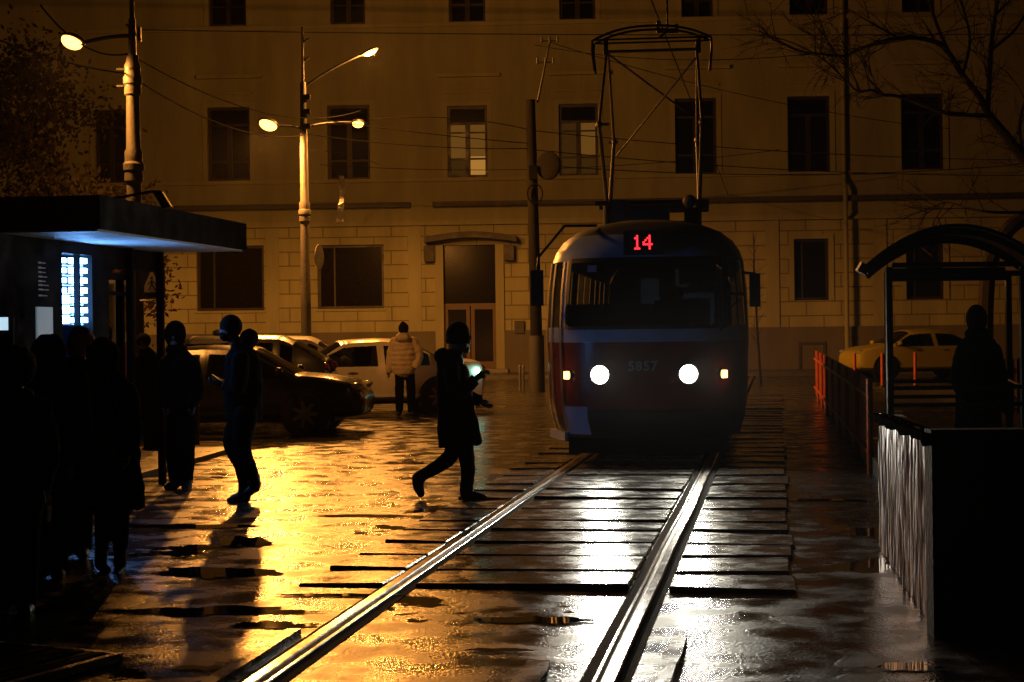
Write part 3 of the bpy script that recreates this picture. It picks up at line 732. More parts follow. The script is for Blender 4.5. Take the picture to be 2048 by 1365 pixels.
# strip of white tape hanging in front of the facade
top_ = P(683, 352, 39); mb = MB(); a, b = [], []
for i in range(15):
    t = i / 14; w = .05 + .035 * abs(math.sin(t * 7 + .6)) * (0.4 + t)
    c = P(682 + 2.5 * math.sin(t * 5), 352 + 92 * t, 39); tw = math.sin(t * 9) * .8
    a.append(c + Vector((-w * math.cos(tw), -w * math.sin(tw), 0))); b.append(c + Vector((w * math.cos(tw), w * math.sin(tw), 0)))
mb.loft([a, b, [p + Vector((0, .004, 0)) for p in b], [p + Vector((0, .004, 0)) for p in a]], False, False, False)
solo(mb, "hanging_tape", M['tape'], "twisted white tape strip hanging from a wire right of the middle post", "tape", top_)
wire(P(612, 300, 41), P(760, 330, 52), -.1, .008, "short thin wire the white tape hangs from")

# ================================================================== KIOSK
kd = Vector((0.137, 1, 0)).normalized(); kn = Vector((kd.y, -kd.x, 0))     # along its side, and out of that side
K0 = P(200, 462, 14.65); K0.z = 0
def KP(along, out, z): return K0 + kd * along + kn * out + Vector((0, 0, z))
def kbox(mb, a0, a1, o0, o1, z0, z1):
    mb.prism([KP(a0, o0, z0), KP(a0, o1, z0), KP(a1, o1, z0), KP(a1, o0, z0)], (0, 0, z1 - z0)); return mb
kz0 = P(200, 462, 14.65).z; kz1 = P(200, 390, 14.65).z
ki = thing("kiosk", "dark flat-roofed kiosk with a blue glowing drinks display", "kiosk", KP(2, -3, 0))
mb = MB(); kbox(mb, 0, 4.35, -6.5, 0, kz0 + .02, kz1); mb.build("canopy", M['kiosk'], ki)
mb = MB(); kbox(mb, .04, 4.31, -6.4, -.04, kz0, kz0 + .018); sf = mb.build("soffit", M['soffit'], ki)
# side wall stations measured along the kiosk side, wall line 0.92 m inside the canopy edge
W = -0.92
def along_at(px, out=W):
    lo, hi = -6.0, 12.0
    for _ in range(60):
        m = (lo + hi) / 2; p = KP(m, out, 1.7); x = CX + p.x / p.y * F
        if x < px: lo = m
        else: hi = m
    return lo
sA, sB, sC, sD, sE, sF = [along_at(x) for x in (60, 120, 128, 183, 219, 256)]
zd0 = P(128, 655, KP(sC, W, 0).y).z; zd1 = P(128, 512, KP(sC, W, 0).y).z
mb = MB(); kbox(mb, -5.5, sC - .03, -6.2, W, 0.0, kz0 - .004); kbox(mb, sD + .03, sE, -6.2, W, 0.0, kz0 - .004); kbox(mb, sC - .03, sD + .03, -6.2, W - .7, 0.0, kz0 - .004)
kbox(mb, sC - .03, sD + .03, W - .7, W, zd1 + .03, kz0 - .004); kbox(mb, sC - .03, sD + .03, W - .7, W, 0, zd0 - .35)
mb.build("kiosk_wall", M['kiosk'], ki)
vm = MB(); kbox(vm, sC, sD, W - .68, W - .55, zd0 - .33, zd1); dv = vm.build("display_case", M['blue'], ki)
sh = MB()
for i in range(7):
    z = zd0 + .02 + (zd1 - zd0) * i / 7
    kbox(sh, sC, sD, W - .54, W - .08, z, z + .015)
sh.build("shelf", M['soffit'], dv)
lt = MB(); ms = (sC + sD) / 2 + .06
for i in range(7):
    z = zd0 + .045 + (zd1 - zd0) * i / 7
    kbox(lt, ms + .03, sD - .02, W - .13, W - .03, z, z + .05)
    if i > 2: kbox(lt, sC + .22, ms - .04, W - .3, W - .12, z, z + .045)
kbox(lt, sC + .20, ms - .03, W - .3, W - .1, zd0 + .03, zd0 + .33)
lt.build("shelf_light", M['white'], dv)
mb = MB(); kbox(mb, ms - .015, ms + .015, W - .06, W, zd0 - .33, zd1 + .03); mb.build("display_frame", M['kiosk'], dv)
pa_ = along_at(75, W + .02); pb_ = along_at(106, W + .02)
zz = lambda y: P(90, y, KP(pa_, W, 0).y).z
mb = MB(); kbox(mb, pa_, pb_, W + .003, W + .02, zz(690), zz(614)); mb.build("order_screen", M['screendim'], ki)
mb = MB(); rk = random.Random(2)
for i, y in enumerate((523, 533, 542, 551, 560, 568, 577, 589)):
    e0 = along_at(77); e1 = along_at(77 + rk.choice((14, 17, 20)))
    kbox(mb, e0, e0 + (e1 - e0) * .42, W + .003, W + .008, zz(y + 3.5), zz(y)); kbox(mb, e0 + (e1 - e0) * .5, e1, W + .003, W + .008, zz(y + 3), zz(y + 1))
mb.build("menu_board", M['menu'], ki)
s_a = KP(-1.6, .02, 0); 
mb = MB(); c = P(4, 648, 13.2); mb.box(c, (.09, .03, .1)); mb.build("pay_screen", M['screen'], ki)
mb = MB(); mb.box((c.x, c.y + .04, c.z / 2 - .1), (.16, .06, c.z + .3)); mb.build("pay_terminal", M['kiosk'], ki)
# glazed corner and posts
mb = MB(); sG = along_at(262, W); 
kbox(mb, sE, sG, W - .03, W - .02, .25, kz0 - .3); mb.build("glass_panel", M['glass'], ki)
for r_ in ((sE, sG, W - .06, W, kz0 - .34, kz0 - .27), (sE, sG, W - .06, W, kz0 - .5, kz0 - .46), (sE, sG, W - .06, W, 0.1, .3), (sE, sG + .9, W - .08, W, kz0 - .22, kz0 - .004)):
    mb = MB(); kbox(mb, *r_); mb.build("glass_frame", M['kiosk'], ki)
for px in (262, 322):
    s_ = along_at(px, W + .04); mb = MB(); kbox(mb, s_ - .035, s_ + .035, W, W + .07, 0.0, kz0 - .004); mb.build("post", M['kiosk'], ki)
# flood lamp on a bracket over the canopy, unlit
c0 = P(232, 397, 16.2); c1 = P(300, 384, 16.2); c2 = P(322, 384, 16.2)
fl = thing("flood_lamp", "unlit flood lamp on a bent bracket over the kiosk canopy", "flood lamp", P(226, 400, 16.2))
mb = MB(); mb.tube([P(210, 402, 16.2), c0, c1, c2, P(321, 392, 16.2)], .014, 6); mb.build("bracket", M['steel'], fl)
mb = MB(); d = (P(334, 420, 16.0) - P(316, 390, 16.2)); a = P(315, 388, 16.2); mb.prism([a + Vector((-.03, -.05, 0)), a + Vector((.05, -.05, .02)), a + Vector((.05, .05, .02)), a + Vector((-.03, .05, 0))], d); mb.build("lamp_body", M['plast'], fl)

# ================================================================== TREES
def leafy_tree(name, label, base, height, cr, cz, nleaf, seed, leaf=.09, group=None, zmin=2.0):
    rr = random.Random(seed); root = thing(name, label, "tree", base, 0, group)
    mb = MB(); base = Vector(base)
    pts = [base + Vector((rr.uniform(-.15, .15) * i, rr.uniform(-.15, .15) * i, height * .8 * i / 6)) for i in range(7)]
    mb.tube(pts, [.22 * (1 - i / 8) for i in range(7)], 9); mb.build("trunk", M['bark'], root, True)
    lb = MB(); tips = []
    for k in range(26):
        p0 = pts[rr.randint(2, 6)]; a = rr.uniform(0, 6.28); l = rr.uniform(.5, 1.0) * cr
        tip = Vector((base.x + math.cos(a) * l, base.y + math.sin(a) * l, rr.uniform(zmin, height)))
        lb.tube([p0, p0.lerp(tip, .5) + Vector((0, 0, .3)), tip], [.05, .03, .012], 5); tips += [tip, p0.lerp(tip, .6)]
    lb.build("limbs", M['bark'], root)
    cb = MB()
    for i in range(nleaf):
        t = rr.choice(tips); c = t + Vector((rr.gauss(0, .42), rr.gauss(0, .42), rr.gauss(0, .38)))
        u = Vector((rr.gauss(0, 1), rr.gauss(0, 1), rr.gauss(0, 1))).normalized(); w = u.orthogonal().normalized()
        s_ = leaf * rr.uniform(.6, 1.3)
        cb.add([c - u * s_, c + w * s_ * .55, c + u * s_, c - w * s_ * .55], [(0, 1, 2, 3)])
    cb.build("crown", M['leaf'], root)
leafy_tree("leafy_tree", "tall brown-leaved tree left behind the kiosk lamp post, larger of two", (-13.4, 44, 0), 9.6, 2.9, 5, 9000, 1, group="brown-leaved trees behind the kiosk")
leafy_tree("leafy_tree", "shorter bushy brown-leaved tree close behind the kiosk glass", (-11.0, 47, 0), 5.2, 1.1, 4, 6000, 2, group="brown-leaved trees behind the kiosk", zmin=2.6)

def bare_tree():
    Yt = 40.0; rr = random.Random(11)
    base = P(1968, 800, Yt); base.z = 0
    root = thing("bare_tree", "leafless dark tree arching over the tram shelter", "tree", base)
    tk = MB()
    def limb(pix, r0, r1, mb, dy0=0, dyr=.4):
        pts = []
        for i, (x, y) in enumerate(pix):
            pts.append(P(x, y, Yt + dy0 + (rr.uniform(-dyr, dyr) if i else 0)))
        # smooth
        out = []
        for i in range(len(pts) - 1):
            p0, p1, p2, p3 = pts[max(i - 1, 0)], pts[i], pts[i + 1], pts[min(i + 2, len(pts) - 1)]
            for k in range(5):
                t = k / 5
                out.append(.5 * ((2 * p1) + (p2 - p0) * t + (2 * p0 - 5 * p1 + 4 * p2 - p3) * t * t + (3 * p1 - p0 - 3 * p2 + p3) * t ** 3))
        out.append(pts[-1]); n = len(out)
        mb.tube(out, [r0 + (r1 - r0) * i / (n - 1) for i in range(n)], 8)
        return out
    limb([(1968, 792), (1970, 700), (1972, 600), (1982, 520), (2015, 462), (2060, 425), (2110, 380)], .20, .17, tk, 0, .05)
    tk.build("trunk", M['bark'], root, True)
    lb = MB(); paths = []
    paths.append(limb([(2110, 380), (2085, 355), (2048, 318), (2010, 270), (1975, 228)], .16, .10, lb, 0, .1))
    for pix, r0, r1 in (
        ([(1975, 228), (1960, 195), (1925, 150), (1900, 110), (1880, 88), (1830, 76), (1780, 80), (1720, 98), (1690, 112), (1640, 108), (1590, 100), (1545, 72)], .085, .015),
        ([(1975, 228), (1978, 170), (1983, 90), (1992, 20), (2000, -40)], .07, .04),
        ([(1972, 232), (1930, 230), (1885, 225), (1800, 194), (1765, 190), (1745, 181), (1715, 182), (1690, 160), (1650, 122), (1590, 88), (1530, 70)], .055, .012),
        ([(1900, 110), (1870, 40), (1850, -30)], .045, .03), ([(1925, 150), (1940, 80), (1925, 10), (1915, -40)], .04, .02),
        ([(1720, 182), (1700, 140), (1660, 90), (1640, 40)], .025, .01), ([(1800, 78), (1740, 45), (1700, 20)], .03, .01),
        ([(1983, 100), (2030, 60), (2060, 10)], .04, .02), ([(1992, 30), (2040, -20)], .03, .02), ([(2048, 318), (2040, 240), (2070, 150)], .05, .03),
        ([(2060, 425), (1990, 425), (1940, 418), (1890, 405), (1850, 430)], .04, .012), ([(1890, 406), (1870, 440), (1858, 470)], .018, .008)):
        paths.append(limb(pix, r0, r1, lb))
    lb.build("limbs", M['bark'], root, True)
    tw = MB()
    def twig(p, d, l, r, depth):
        d = d.normalized(); q_ = p + d * l + Vector((rr.gauss(0, .06), rr.gauss(0, .06), rr.gauss(0, .06)))
        m_ = p.lerp(q_, .5) + Vector((rr.gauss(0, .05), rr.gauss(0, .05), rr.gauss(0, .05))) * l
        tw.tube([p, m_, q_], [r, r * .75, r * .5], 4)
        if depth:
            for _ in range(rr.choice((2, 3))):
                twig(p.lerp(q_, rr.uniform(.4, 1)), d + Vector((rr.gauss(0, .6), rr.gauss(0, .6), rr.gauss(0, .55))), l * rr.uniform(.55, .85), r * .62, depth - 1)
    for path in paths:
        n = len(path)
        for i in range(2, n):
            if rr.random() < .62:
                d = path[i] - path[i - 1]
                twig(path[i], d.normalized() + Vector((rr.gauss(-.1, .7), rr.gauss(0, .7), rr.gauss(.15, .7))), rr.uniform(.5, 1.1), .016, 2)
    tw.build("crown", M['bark'], root)
bare_tree()
# sapling with a stake by the far kerb
c = P(1522, 770, 46); c.z = 0
sp_ = thing("sapling", "thin leafless sapling by the far kerb right of the tram", "tree", c)
mb = MB(); mb.tube([c, P(1514, 650, 46), P(1508, 540, 46), P(1508, 470, 46)], [.035, .03, .022, .01], 7); mb.build("trunk", M['bark'], sp_)
mb = MB(); rr = random.Random(4)
for i in range(26):
    p = P(1514 - 6 * i / 26, 690 - 8 * i, 46); mb.tube([p, p + Vector((rr.uniform(-.3, .3), rr.uniform(-.3, .3), rr.uniform(.1, .4)))], [.008, .004], 4)
mb.build("crown", M['bark'], sp_)

# ================================================================== CARS
def car(name, label, loc, rz, L, Wd, Hr, hood, paint, suv=False, group="parked cars", taxi=False, lamp_lit=None):
    root = thing(name, label, "car", loc, rz, group)
    hw = Wd / 2
    belt = hood * 0.94 + (.02 if not suv else .0)
    # station: x fraction from the rear, bottom, belt, top, half width belt, half width top
    if suv:
        st = [(0, .42, .80, .86, .84, .80), (.012, .3, .9, .98, .93, .86), (.03, .28, belt, belt + .08, .96, .86), (.15, .26, belt, Hr - .13, .985, .70), (.20, .26, belt, Hr - .03, 1, .70), (.23, .25, belt, Hr - .015, 1, .70),
              (.36, .24, belt, Hr, 1, .71), (.39, .24, belt, Hr, 1, .71), (.54, .24, belt, Hr - .015, 1, .71), (.57, .24, belt, Hr - .02, 1, .71), (.60, .24, belt, Hr - .05, 1, .70), (.745, .25, belt, hood + .03, .99, .80), (.77, .25, belt - .01, hood + .01, .985, .84)]
        cab = (2, 10, 11)
    else:
        st = [(0, .45, .72, .80, .80, .76), (.012, .32, .84, .92, .90, .82), (.035, .27, belt - .03, hood + .04, .94, .84), (.15, .25, belt, hood + .08, .98, .82), (.185, .25, belt, hood + .10, .985, .78), (.31, .24, belt, Hr - .06, 1, .66), (.345, .24, belt, Hr - .025, 1, .665),
              (.44, .24, belt, Hr, 1, .67), (.47, .24, belt, Hr, 1, .67), (.575, .24, belt, Hr - .02, 1, .67), (.60, .24, belt, Hr - .04, 1, .66), (.62, .24, belt, Hr - .06, 1, .655), (.765, .25, belt - .01, hood + .03, .99, .80), (.79, .25, belt - .02, hood + .01, .985, .83)]
        cab = (4, 11, 12)
    st += [(.88, .26, belt - .05, hood - .035, .965, .82), (.945, .27, belt - .12, hood - .11, .92, .77), (.978, .30, belt - .22, hood - .20, .85, .68), (.994, .34, .60, .64, .74, .55), (1, .42, .54, .56, .66, .45)]
    def ring(s):
        f, zb, zbelt, ztop, wb, wt = s; x = (f - .5) * L
        wb *= hw; wt *= hw; sh = min(.05, (ztop - zbelt) * .35)
        up = (wt + (wb - wt) * .06 if ztop - zbelt > .25 else wt + (wb - wt) * .35, ztop - sh)
        half = [(0, zb), (wb * .78, zb), (wb * .95, zb + .07), (wb, zb + (zbelt - zb) * .52), (wb * .985, zbelt), (wb * .985 + (up[0] - wb * .985) * .84, zbelt + (up[1] - zbelt) * .84), (wt + (wb - wt) * .06 if ztop - zbelt > .25 else wt + (wb - wt) * .35, ztop - sh), (wt * .82, ztop - sh * .18), (wt * .4, ztop + .012), (0, ztop + .018)]
        pts = [Vector((x, y, z)) for y, z in half] + [Vector((x, -y, z)) for y, z in reversed(half[1:-1])]
        return pts
    # refine stations
    def cr(i, t):
        a, b, c_, d_ = st[max(i - 1, 0)], st[i], st[i + 1], st[min(i + 2, len(st) - 1)]
        r = []
        for k in range(6):
            v = .5 * (2 * b[k] + (c_[k] - a[k]) * t + (2 * a[k] - 5 * b[k] + 4 * c_[k] - d_[k]) * t * t + (3 * b[k] - a[k] - 3 * c_[k] + d_[k]) * t ** 3)
            lo, hi = min(b[k], c_[k]), max(b[k], c_[k]); r.append(min(hi + .01, max(lo - .01, v)))
        return tuple(r)
    rings, idx, sub_ = [], [], []
    for i in range(len(st) - 1):
        for k in range(4): rings.append(ring(cr(i, k / 4) if k else st[i])); idx.append(i); sub_.append(k)
    rings.append(ring(st[-1])); n = len(rings[0]); nh = 8
    body, glass = MB(), MB()
    vs = [p for r_ in rings for p in r_]
    bf, gf = [], []
    pill = {7} if not suv else {4, 6}
    for i in range(len(rings) - 1):
        s_ = idx[i]
        for j in range(n):
            k = (j + 1) % n; fce = [i * n + j, i * n + k, (i + 1) * n + k, (i + 1) * n + j]
            side = j in (4, n - 5)
            top_ = j in (6, 7, 8, n - 7, n - 8, n - 9)
            isg = False
            if side and cab[0] + 1 <= s_ < cab[1] and s_ not in pill: isg = True
            if side and s_ == cab[1] and sub_[i] < (3 if not suv else 2): isg = True
            if side and not suv and s_ == cab[0] and sub_[i] >= 2: isg = True
            if top_ and s_ == cab[2] - 1 : isg = True
            if top_ and (s_ == cab[0]): isg = True
            (gf if isg else bf).append(fce)
    body.add(vs, bf + [list(range(n))[::-1], [(len(rings) - 1) * n + j for j in range(n)]]); glass.add(vs, gf)
    bo = body.build("body", M[paint], root, True, True)
    glass.build("windows", M['carglass'], root, True, True)
    # wheels
    wr = .33 if not suv else .36
    for sx in (-.29, .305):
        for sy in (-1, 1):
            x = sx * L; y = sy * (hw - .10)
            ab = MB(); m_ = 24
            ab.cyl((x, sy * (hw - .3), wr + .01), (x, sy * (hw + .004), wr + .01), wr + .065, n=28); ab.build("wheel_arch", M['plast'], root, True, True)
            tw = MB(); rg = []
            for d_, rr_ in ((-.1, wr * .7), (-.1, wr * .95), (-.07, wr), (.07, wr), (.1, wr * .95), (.105, wr * .66), (.08, wr * .64)):
                rg.append([Vector((x + rr_ * math.cos(t), y + sy * (d_ + .02), wr + rr_ * math.sin(t))) for t in [2 * math.pi * q_ / 28 for q_ in range(28)]])
            tw.loft(rg, True, True, False); wo = tw.build("wheel", M['rubber'], root, True, True)
            rm = MB()
            for q_ in range(7):
                t = 2 * math.pi * q_ / 7; d0 = Vector((math.cos(t), 0, math.sin(t))); pr = Vector((-d0.z, 0, d0.x))
                c_ = Vector((x, y + sy * .085, wr))
                rm.prism([c_ + d0 * .05 + pr * .035, c_ + d0 * wr * .64 + pr * .025, c_ + d0 * wr * .64 - pr * .025, c_ + d0 * .05 - pr * .035], (0, sy * .03, 0))
            rm.cyl((x, y + sy * .07, wr), (x, y + sy * .122, wr), .065, n=16); rm.build("rim", M['rim'], wo, False, True)
    # lamps, mirrors, handles, sills
    for sy in (-1, 1):
        mb = MB(); mb.ell((.455 * L, sy * hw * .70, hood - .21), (.19, .15, .075), Matrix.Rotation(R(-12), 3, 'Y') @ Matrix.Rotation(R(-28 * sy), 3, 'Z')); mb.build("headlight", M['lens'], root, True, True)
        mb = MB(); mb.ell((-.478 * L, sy * hw * .76, belt - .08), (.10, .14, .085), Matrix.Rotation(R(20 * sy), 3, 'Z')); mb.build("tail_light", M['redlens'], root, True, True)
        mx = (st[cab[2]][0] - .5 - .045) * L
        mb = MB(); mb.ell((mx, sy * (hw + .085), belt + .10), (.075, .10, .07)); mb.box((mx + .02, sy * (hw + .0), belt + .05), (.05, .10, .03)); mb.build("mirror", M[paint], root, True, True)
        for hx in ((-.05, .14) if not suv else (-.10, .10)):
            mb = MB(); mb.ell((hx * L - .28, sy * (hw + .006), belt - .12), (.10, .02, .018)); mb.build("handle", M['rim'] if paint != 'carblack' else M[paint], root, True, True)
        mb = MB(); mb.box((0.0, sy * (hw - .005), .36), (L * .42, .03, .035)); mb.build("side_moulding", M[paint], root, False, True)
    mb = MB(); mb.box((.487 * L, 0, .52), (.10, hw * .9, .14)); mb.box((.47 * L, 0, .34), (.16, hw * 1.3, .10)); mb.build("grille", M['plast'], root, False, True)
    mb = MB(); mb.box((0, 0, .24), (L * .8, Wd * .82, .08)); mb.build("underbody", M['plast'], root, False, True)
    for x_ in (.02, -.17):
        for sy in (-1, 1):
            mb = MB(); mb.box((x_ * L, sy * .36, belt + .02), (.12, .46, .5)); mb.ell((x_ * L - .02, sy * .36, belt + .33), (.06, .13, .10)); mb.build("seat", M['seatm'], root, True, True)
    if taxi:
        mb = MB(); mb.ell((-.03 * L, 0, Hr + .06), (.16, .11, .075)); mb.build("roof_light", M['plast'], root, True, True)
    if lamp_lit:
        mb = MB(); mb.ell(lamp_lit, (.05, .085, .055)); mb.build("lit_lamp", M['green'], root, True, True)
    return root
def place(px, py, Y): 
    p = P(px, py, Y); return (p.x, Y, 0)
car("parked_car", "black sedan parked behind the standing men with its nose pointing right", (-2.32 - 2.35, 27.9, 0), R(-3), 4.7, 1.78, 1.41, .94, 'carblack')
car("parked_car", "dark blue tall hatchback with a bump on its roof behind the black sedan", (-5.45, 31.2, 0), R(180), 4.35, 1.8, 1.56, 1.13, 'cardark', suv=True, taxi=True)
car("parked_car", "white sedan seen from its left side beside the person in a pale puffer jacket", (-2.92, 33.6, 0), R(180 + 14), 4.55, 1.78, 1.45, .97, 'carwhite', lamp_lit=(-2.08, .87, .82))
car("parked_car", "silver hatchback half hidden behind the white sedan", (-5.75, 38.2, 0), R(180), 4.2, 1.75, 1.50, 1.02, 'carsilver', suv=True)
car("parked_car", "yellow sedan parked by the building behind the tram shelter", (11.9, 50.2, 0), R(180 + 12), 4.4, 1.76, 1.42, .98, 'caryellow')

# ================================================================== TRAM
TYAW = math.atan(0.115)
tm = thing("tram", "red tram with blue light coloured into its upper body, lit headlamps, number 14 and pantograph raised", "tram", (1.545, 20.0, 0), -TYAW)
HWP = [(.34, 1.13), (.55, 1.19), (.8, 1.225), (1.5, 1.25), (1.66, 1.25), (2.1, 1.235), (2.46, 1.20), (2.58, 1.165), (2.72, 1.08), (2.84, .94), (2.93, .74), (2.99, .48), (3.02, .22)]
V0P = [(.34, .16), (.55, .04), (.8, .0), (1.5, .03), (1.66, .06), (2.1, .20), (2.46, .34), (2.58, .42), (2.72, .56), (2.84, .76), (2.93, 1.02), (2.99, 1.38), (3.02, 1.8)]
def interp(tab, w):
    if w <= tab[0][0]: return tab[0][1]
    for (a, x), (b, y) in zip(tab, tab[1:]):
        if w <= b: return x + (y - x) * (w - a) / (b - a)
    return tab[-1][1]
LT = 14.0
def surf(s, w, off=0.0):
    """Tram skin: s in [-1,1] round the nose, beyond that (1..2) along the sides to the tail."""
    hw, v0 = interp(HWP, w), interp(V0P, w); D = 1.5
    a = min(abs(s), 1.0)
    sg = 1 if s >= 0 else -1
    u = hw * a * sg; v = v0 + D * (1 - (1 - a ** 3) ** (1 / 3))
    if abs(s) > 1: v = v0 + D + (LT - v0 - D) * (abs(s) - 1)
    p = Vector((u, v, w))
    if off:
        e = 1e-3
        if abs(s) >= 1: nrm = Vector((sg, 0, 0))
        else:
            q1, q2 = surf(min(s + e, .9999), w), surf(max(s - e, -.9999), w); t = (q1 - q2); nrm = Vector((t.y, -t.x, 0)).normalized()
        p = p + nrm * off
    return p
def patch(mb, ss, ws, off=0.0):
    rings = [[surf(s, w, off) for s in ss] for w in ws]
    mb.loft(rings, False, False, False)
def rng(a, b, n): return [a + (b - a) * i / n for i in range(n + 1)]
NOSE = [-1, -.995, -.98, -.95, -.9, -.85, -.8] + rng(-.74, .74, 14) + [.8, .85, .9, .95, .98, .995, 1]
SL, SR = -.74, .76
left_s = [-2] + rng(-1.9, -1.0, 9)[:-1]
allS = [-2.0, -1.8, -1.6, -1.4, -1.2, -1.1] + NOSE + [1.1, 1.2, 1.4, 1.6, 1.8, 2.0]
WB, WT = 1.66, 2.46
red = MB(); patch(red, allS, [.62, .7, .8, .95, 1.1, 1.3, 1.48]); red.build("lower_body", M['tramred'], tm, True, True)
sk = MB(); patch(sk, allS, [.34, .45, .55, .62]); sk.build("skirt", M['tramgrey'], tm, True, True)
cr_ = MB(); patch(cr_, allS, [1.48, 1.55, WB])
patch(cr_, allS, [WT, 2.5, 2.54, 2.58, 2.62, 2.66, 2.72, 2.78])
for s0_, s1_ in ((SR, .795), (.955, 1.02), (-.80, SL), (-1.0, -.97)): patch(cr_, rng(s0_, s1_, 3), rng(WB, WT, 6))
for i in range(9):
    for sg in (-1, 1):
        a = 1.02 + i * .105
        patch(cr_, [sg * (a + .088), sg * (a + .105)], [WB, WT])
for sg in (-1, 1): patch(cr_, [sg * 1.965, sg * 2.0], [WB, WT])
cr_.build("upper_body", M['trambluelit'], tm, True, True)
rf = MB(); patch(rf, allS, [2.78, 2.84, 2.89, 2.93, 2.965, 2.99, 3.01, 3.02]); rf.add([surf(s, 3.02) for s in allS], [list(range(len(allS)))]); rf.build("roof", M['tramroof'], tm, True, True)
ws_ = MB(); patch(ws_, rng(SL, SR, 16), rng(WB, WT, 8), -.012); ws_.build("windscreen", M['tramglass'], tm, True, True)
fr = MB()
def frame_strip(mb, s0_, s1_, w0, w1, off=.012):
    S_, W_ = rng(s0_, s1_, max(2, int(abs(s1_ - s0_) * 16))), rng(w0, w1, max(2, int((w1 - w0) * 8)))
    o_ = [[surf(s, w, off) for s in S_] for w in W_]; mb.loft(o_, False, False, False)
for a in ((SL - .02, SL + .012, WB - .02, WT + .02), (SR - .012, SR + .02, WB - .02, WT + .02)): frame_strip(fr, *a)
frame_strip(fr, SL + .012, SR - .012, WT - .025, WT + .03); frame_strip(fr, SL + .012, SR - .012, WB - .03, WB + .015)
fr.build("windscreen_frame", M['plast'], tm, True, True)
for s0_, s1_ in ((.795, .955),):
    cw = MB(); patch(cw, rng(s0_, s1_, 5), rng(WB, WT, 4), -.012); cwo = cw.build("corner_window", M['tramglass'], tm, True, True)
    cf = MB()
    for a in ((s0_ - .012, s0_ + .01, WB - .01, WT + .01), (s1_ - .01, s1_ + .012, WB - .01, WT + .01), (.868, .885, WB, WT)): frame_strip(cf, *a)
    frame_strip(cf, s0_ + .01, s1_ - .01, 2.02, 2.06); cf.build("window_frame", M['plast'], cwo, True, True)
for sg in (-1, 1):
    for i in range(9):
        if sg < 0 and i == 4: pass
        a = 1.02 + i * .105
        sw = MB(); patch(sw, [sg * a, sg * (a + .088)], [WB, WT], -.01); sw.build("side_window", M['tramglass'], tm, True, True)
# front folding door on the kerb side, round the nose corner
dw = MB(); patch(dw, rng(-.97, -.80, 6), rng(WB, WT, 4), -.03); patch(dw, rng(-1.02, -.97, 3), rng(WB, WT, 4), -.03); do = dw.build("door", M['tramglass'], tm, True, True)
df = MB()
for a in ((-.985, -.965), (-.915, -.895), (-.815, -.795)): frame_strip(df, a[0], a[1], .40, WT, .016)
df.build("door_frame", M['galv'], do, True, True)
st_ = MB(); p0, p1 = surf(-.99, .40, .02), surf(-.80, .40, .02)
st_.prism([p0, p1, p1 + Vector((-.04, -.07, 0)), p0 + Vector((-.07, -.02, 0))], (0, 0, -.10)); st_.build("step", M['trambluelit'], do, False, True)
# light panel low on the kerb side of the nose
lp = MB(); patch(lp, rng(-.80, -.56, 5), rng(.38, .72, 3), .012); lp.build("apron_panel", M['trambluelit'], tm, True, True)
bp_ = MB(); patch(bp_, rng(-.55, .80, 20), rng(.52, .66, 3), .05); patch(bp_, rng(-.55, .80, 20), [.66, .661], .03); bp_.build("bumper", M['tramgrey'], tm, True, True)
# closing panels: underfloor, tail, floor
ag = MB(); ag.box((0, .95, .235), (1.95, .05, .25)); ag.build("lifeguard", M['plast'], tm, False, True)
uf = MB(); uf.box((0, 7.5, .42), (2.1, 12.6, .12)); uf.build("underframe", M['plast'], tm, False, True)
tl = MB(); tl.add([surf(-2, w) for w in (.34, .8, 1.5, 2.46, 2.72, 2.93, 3.02)] + [surf(2, w) for w in (3.02, 2.93, 2.72, 2.46, 1.5, .8, .34)], [list(range(14))]); tl.build("tail_wall", M['trambluelit'], tm, False, True)
it = MB(); it.box((0, 7.6, .86), (2.3, 12.5, .05)); it.box((0, 7.6, 2.7), (1.8, 11, .04)); it.build("interior_floor", M['seatm'], tm, False, True)
pt = MB()   # cab partition behind the driver with its pale frame
pt.span((-1.15, 1.95, .88), (.12, 2.0, 1.95)); pt.span((.80, 1.95, .88), (1.18, 2.0, 1.62)); pt.span((.12, 1.95, .88), (.80, 2.0, 1.55)); pt.build("cab_partition", M['tramgrey'], tm, False, True)
pf_ = MB(); pf_.span((.27, 5.4, 1.70), (.33, 5.46, 2.5)); pf_.span((.36, 5.4, 2.06), (.84, 5.46, 2.14)); pf_.span((.78, 5.4, 1.5), (.84, 5.46, 2.06)); pf_.span((-.24, 5.4, 1.6), (.03, 5.43, 2.36)); pf_.build("saloon_screen", M['trambluelit'], tm, False, True)
ds = MB(); ds.box((.30, 1.28, 1.62), (.42, .12, .72)); ds.box((.30, 1.05, 1.28), (.44, .46, .12)); ds.ell((.30, 1.27, 2.05), (.15, .07, .12)); ds.build("driver_seat", M['seatm'], tm, True, True)
cs = MB(); cs.box((0, .72, 1.40), (1.7, .42, .42)); cs.build("driver_console", M['plast'], tm, False, True)
sl_ = MB(); sl_.box((.1, 3.2, 2.66), (.3, 1.6, .03)); sl_.build("saloon_lamp", mat("saloon_lamp", (.9, .95, .9), .4, emis=(.85, 1.0, .9), estr=1.0), tm, False, True)
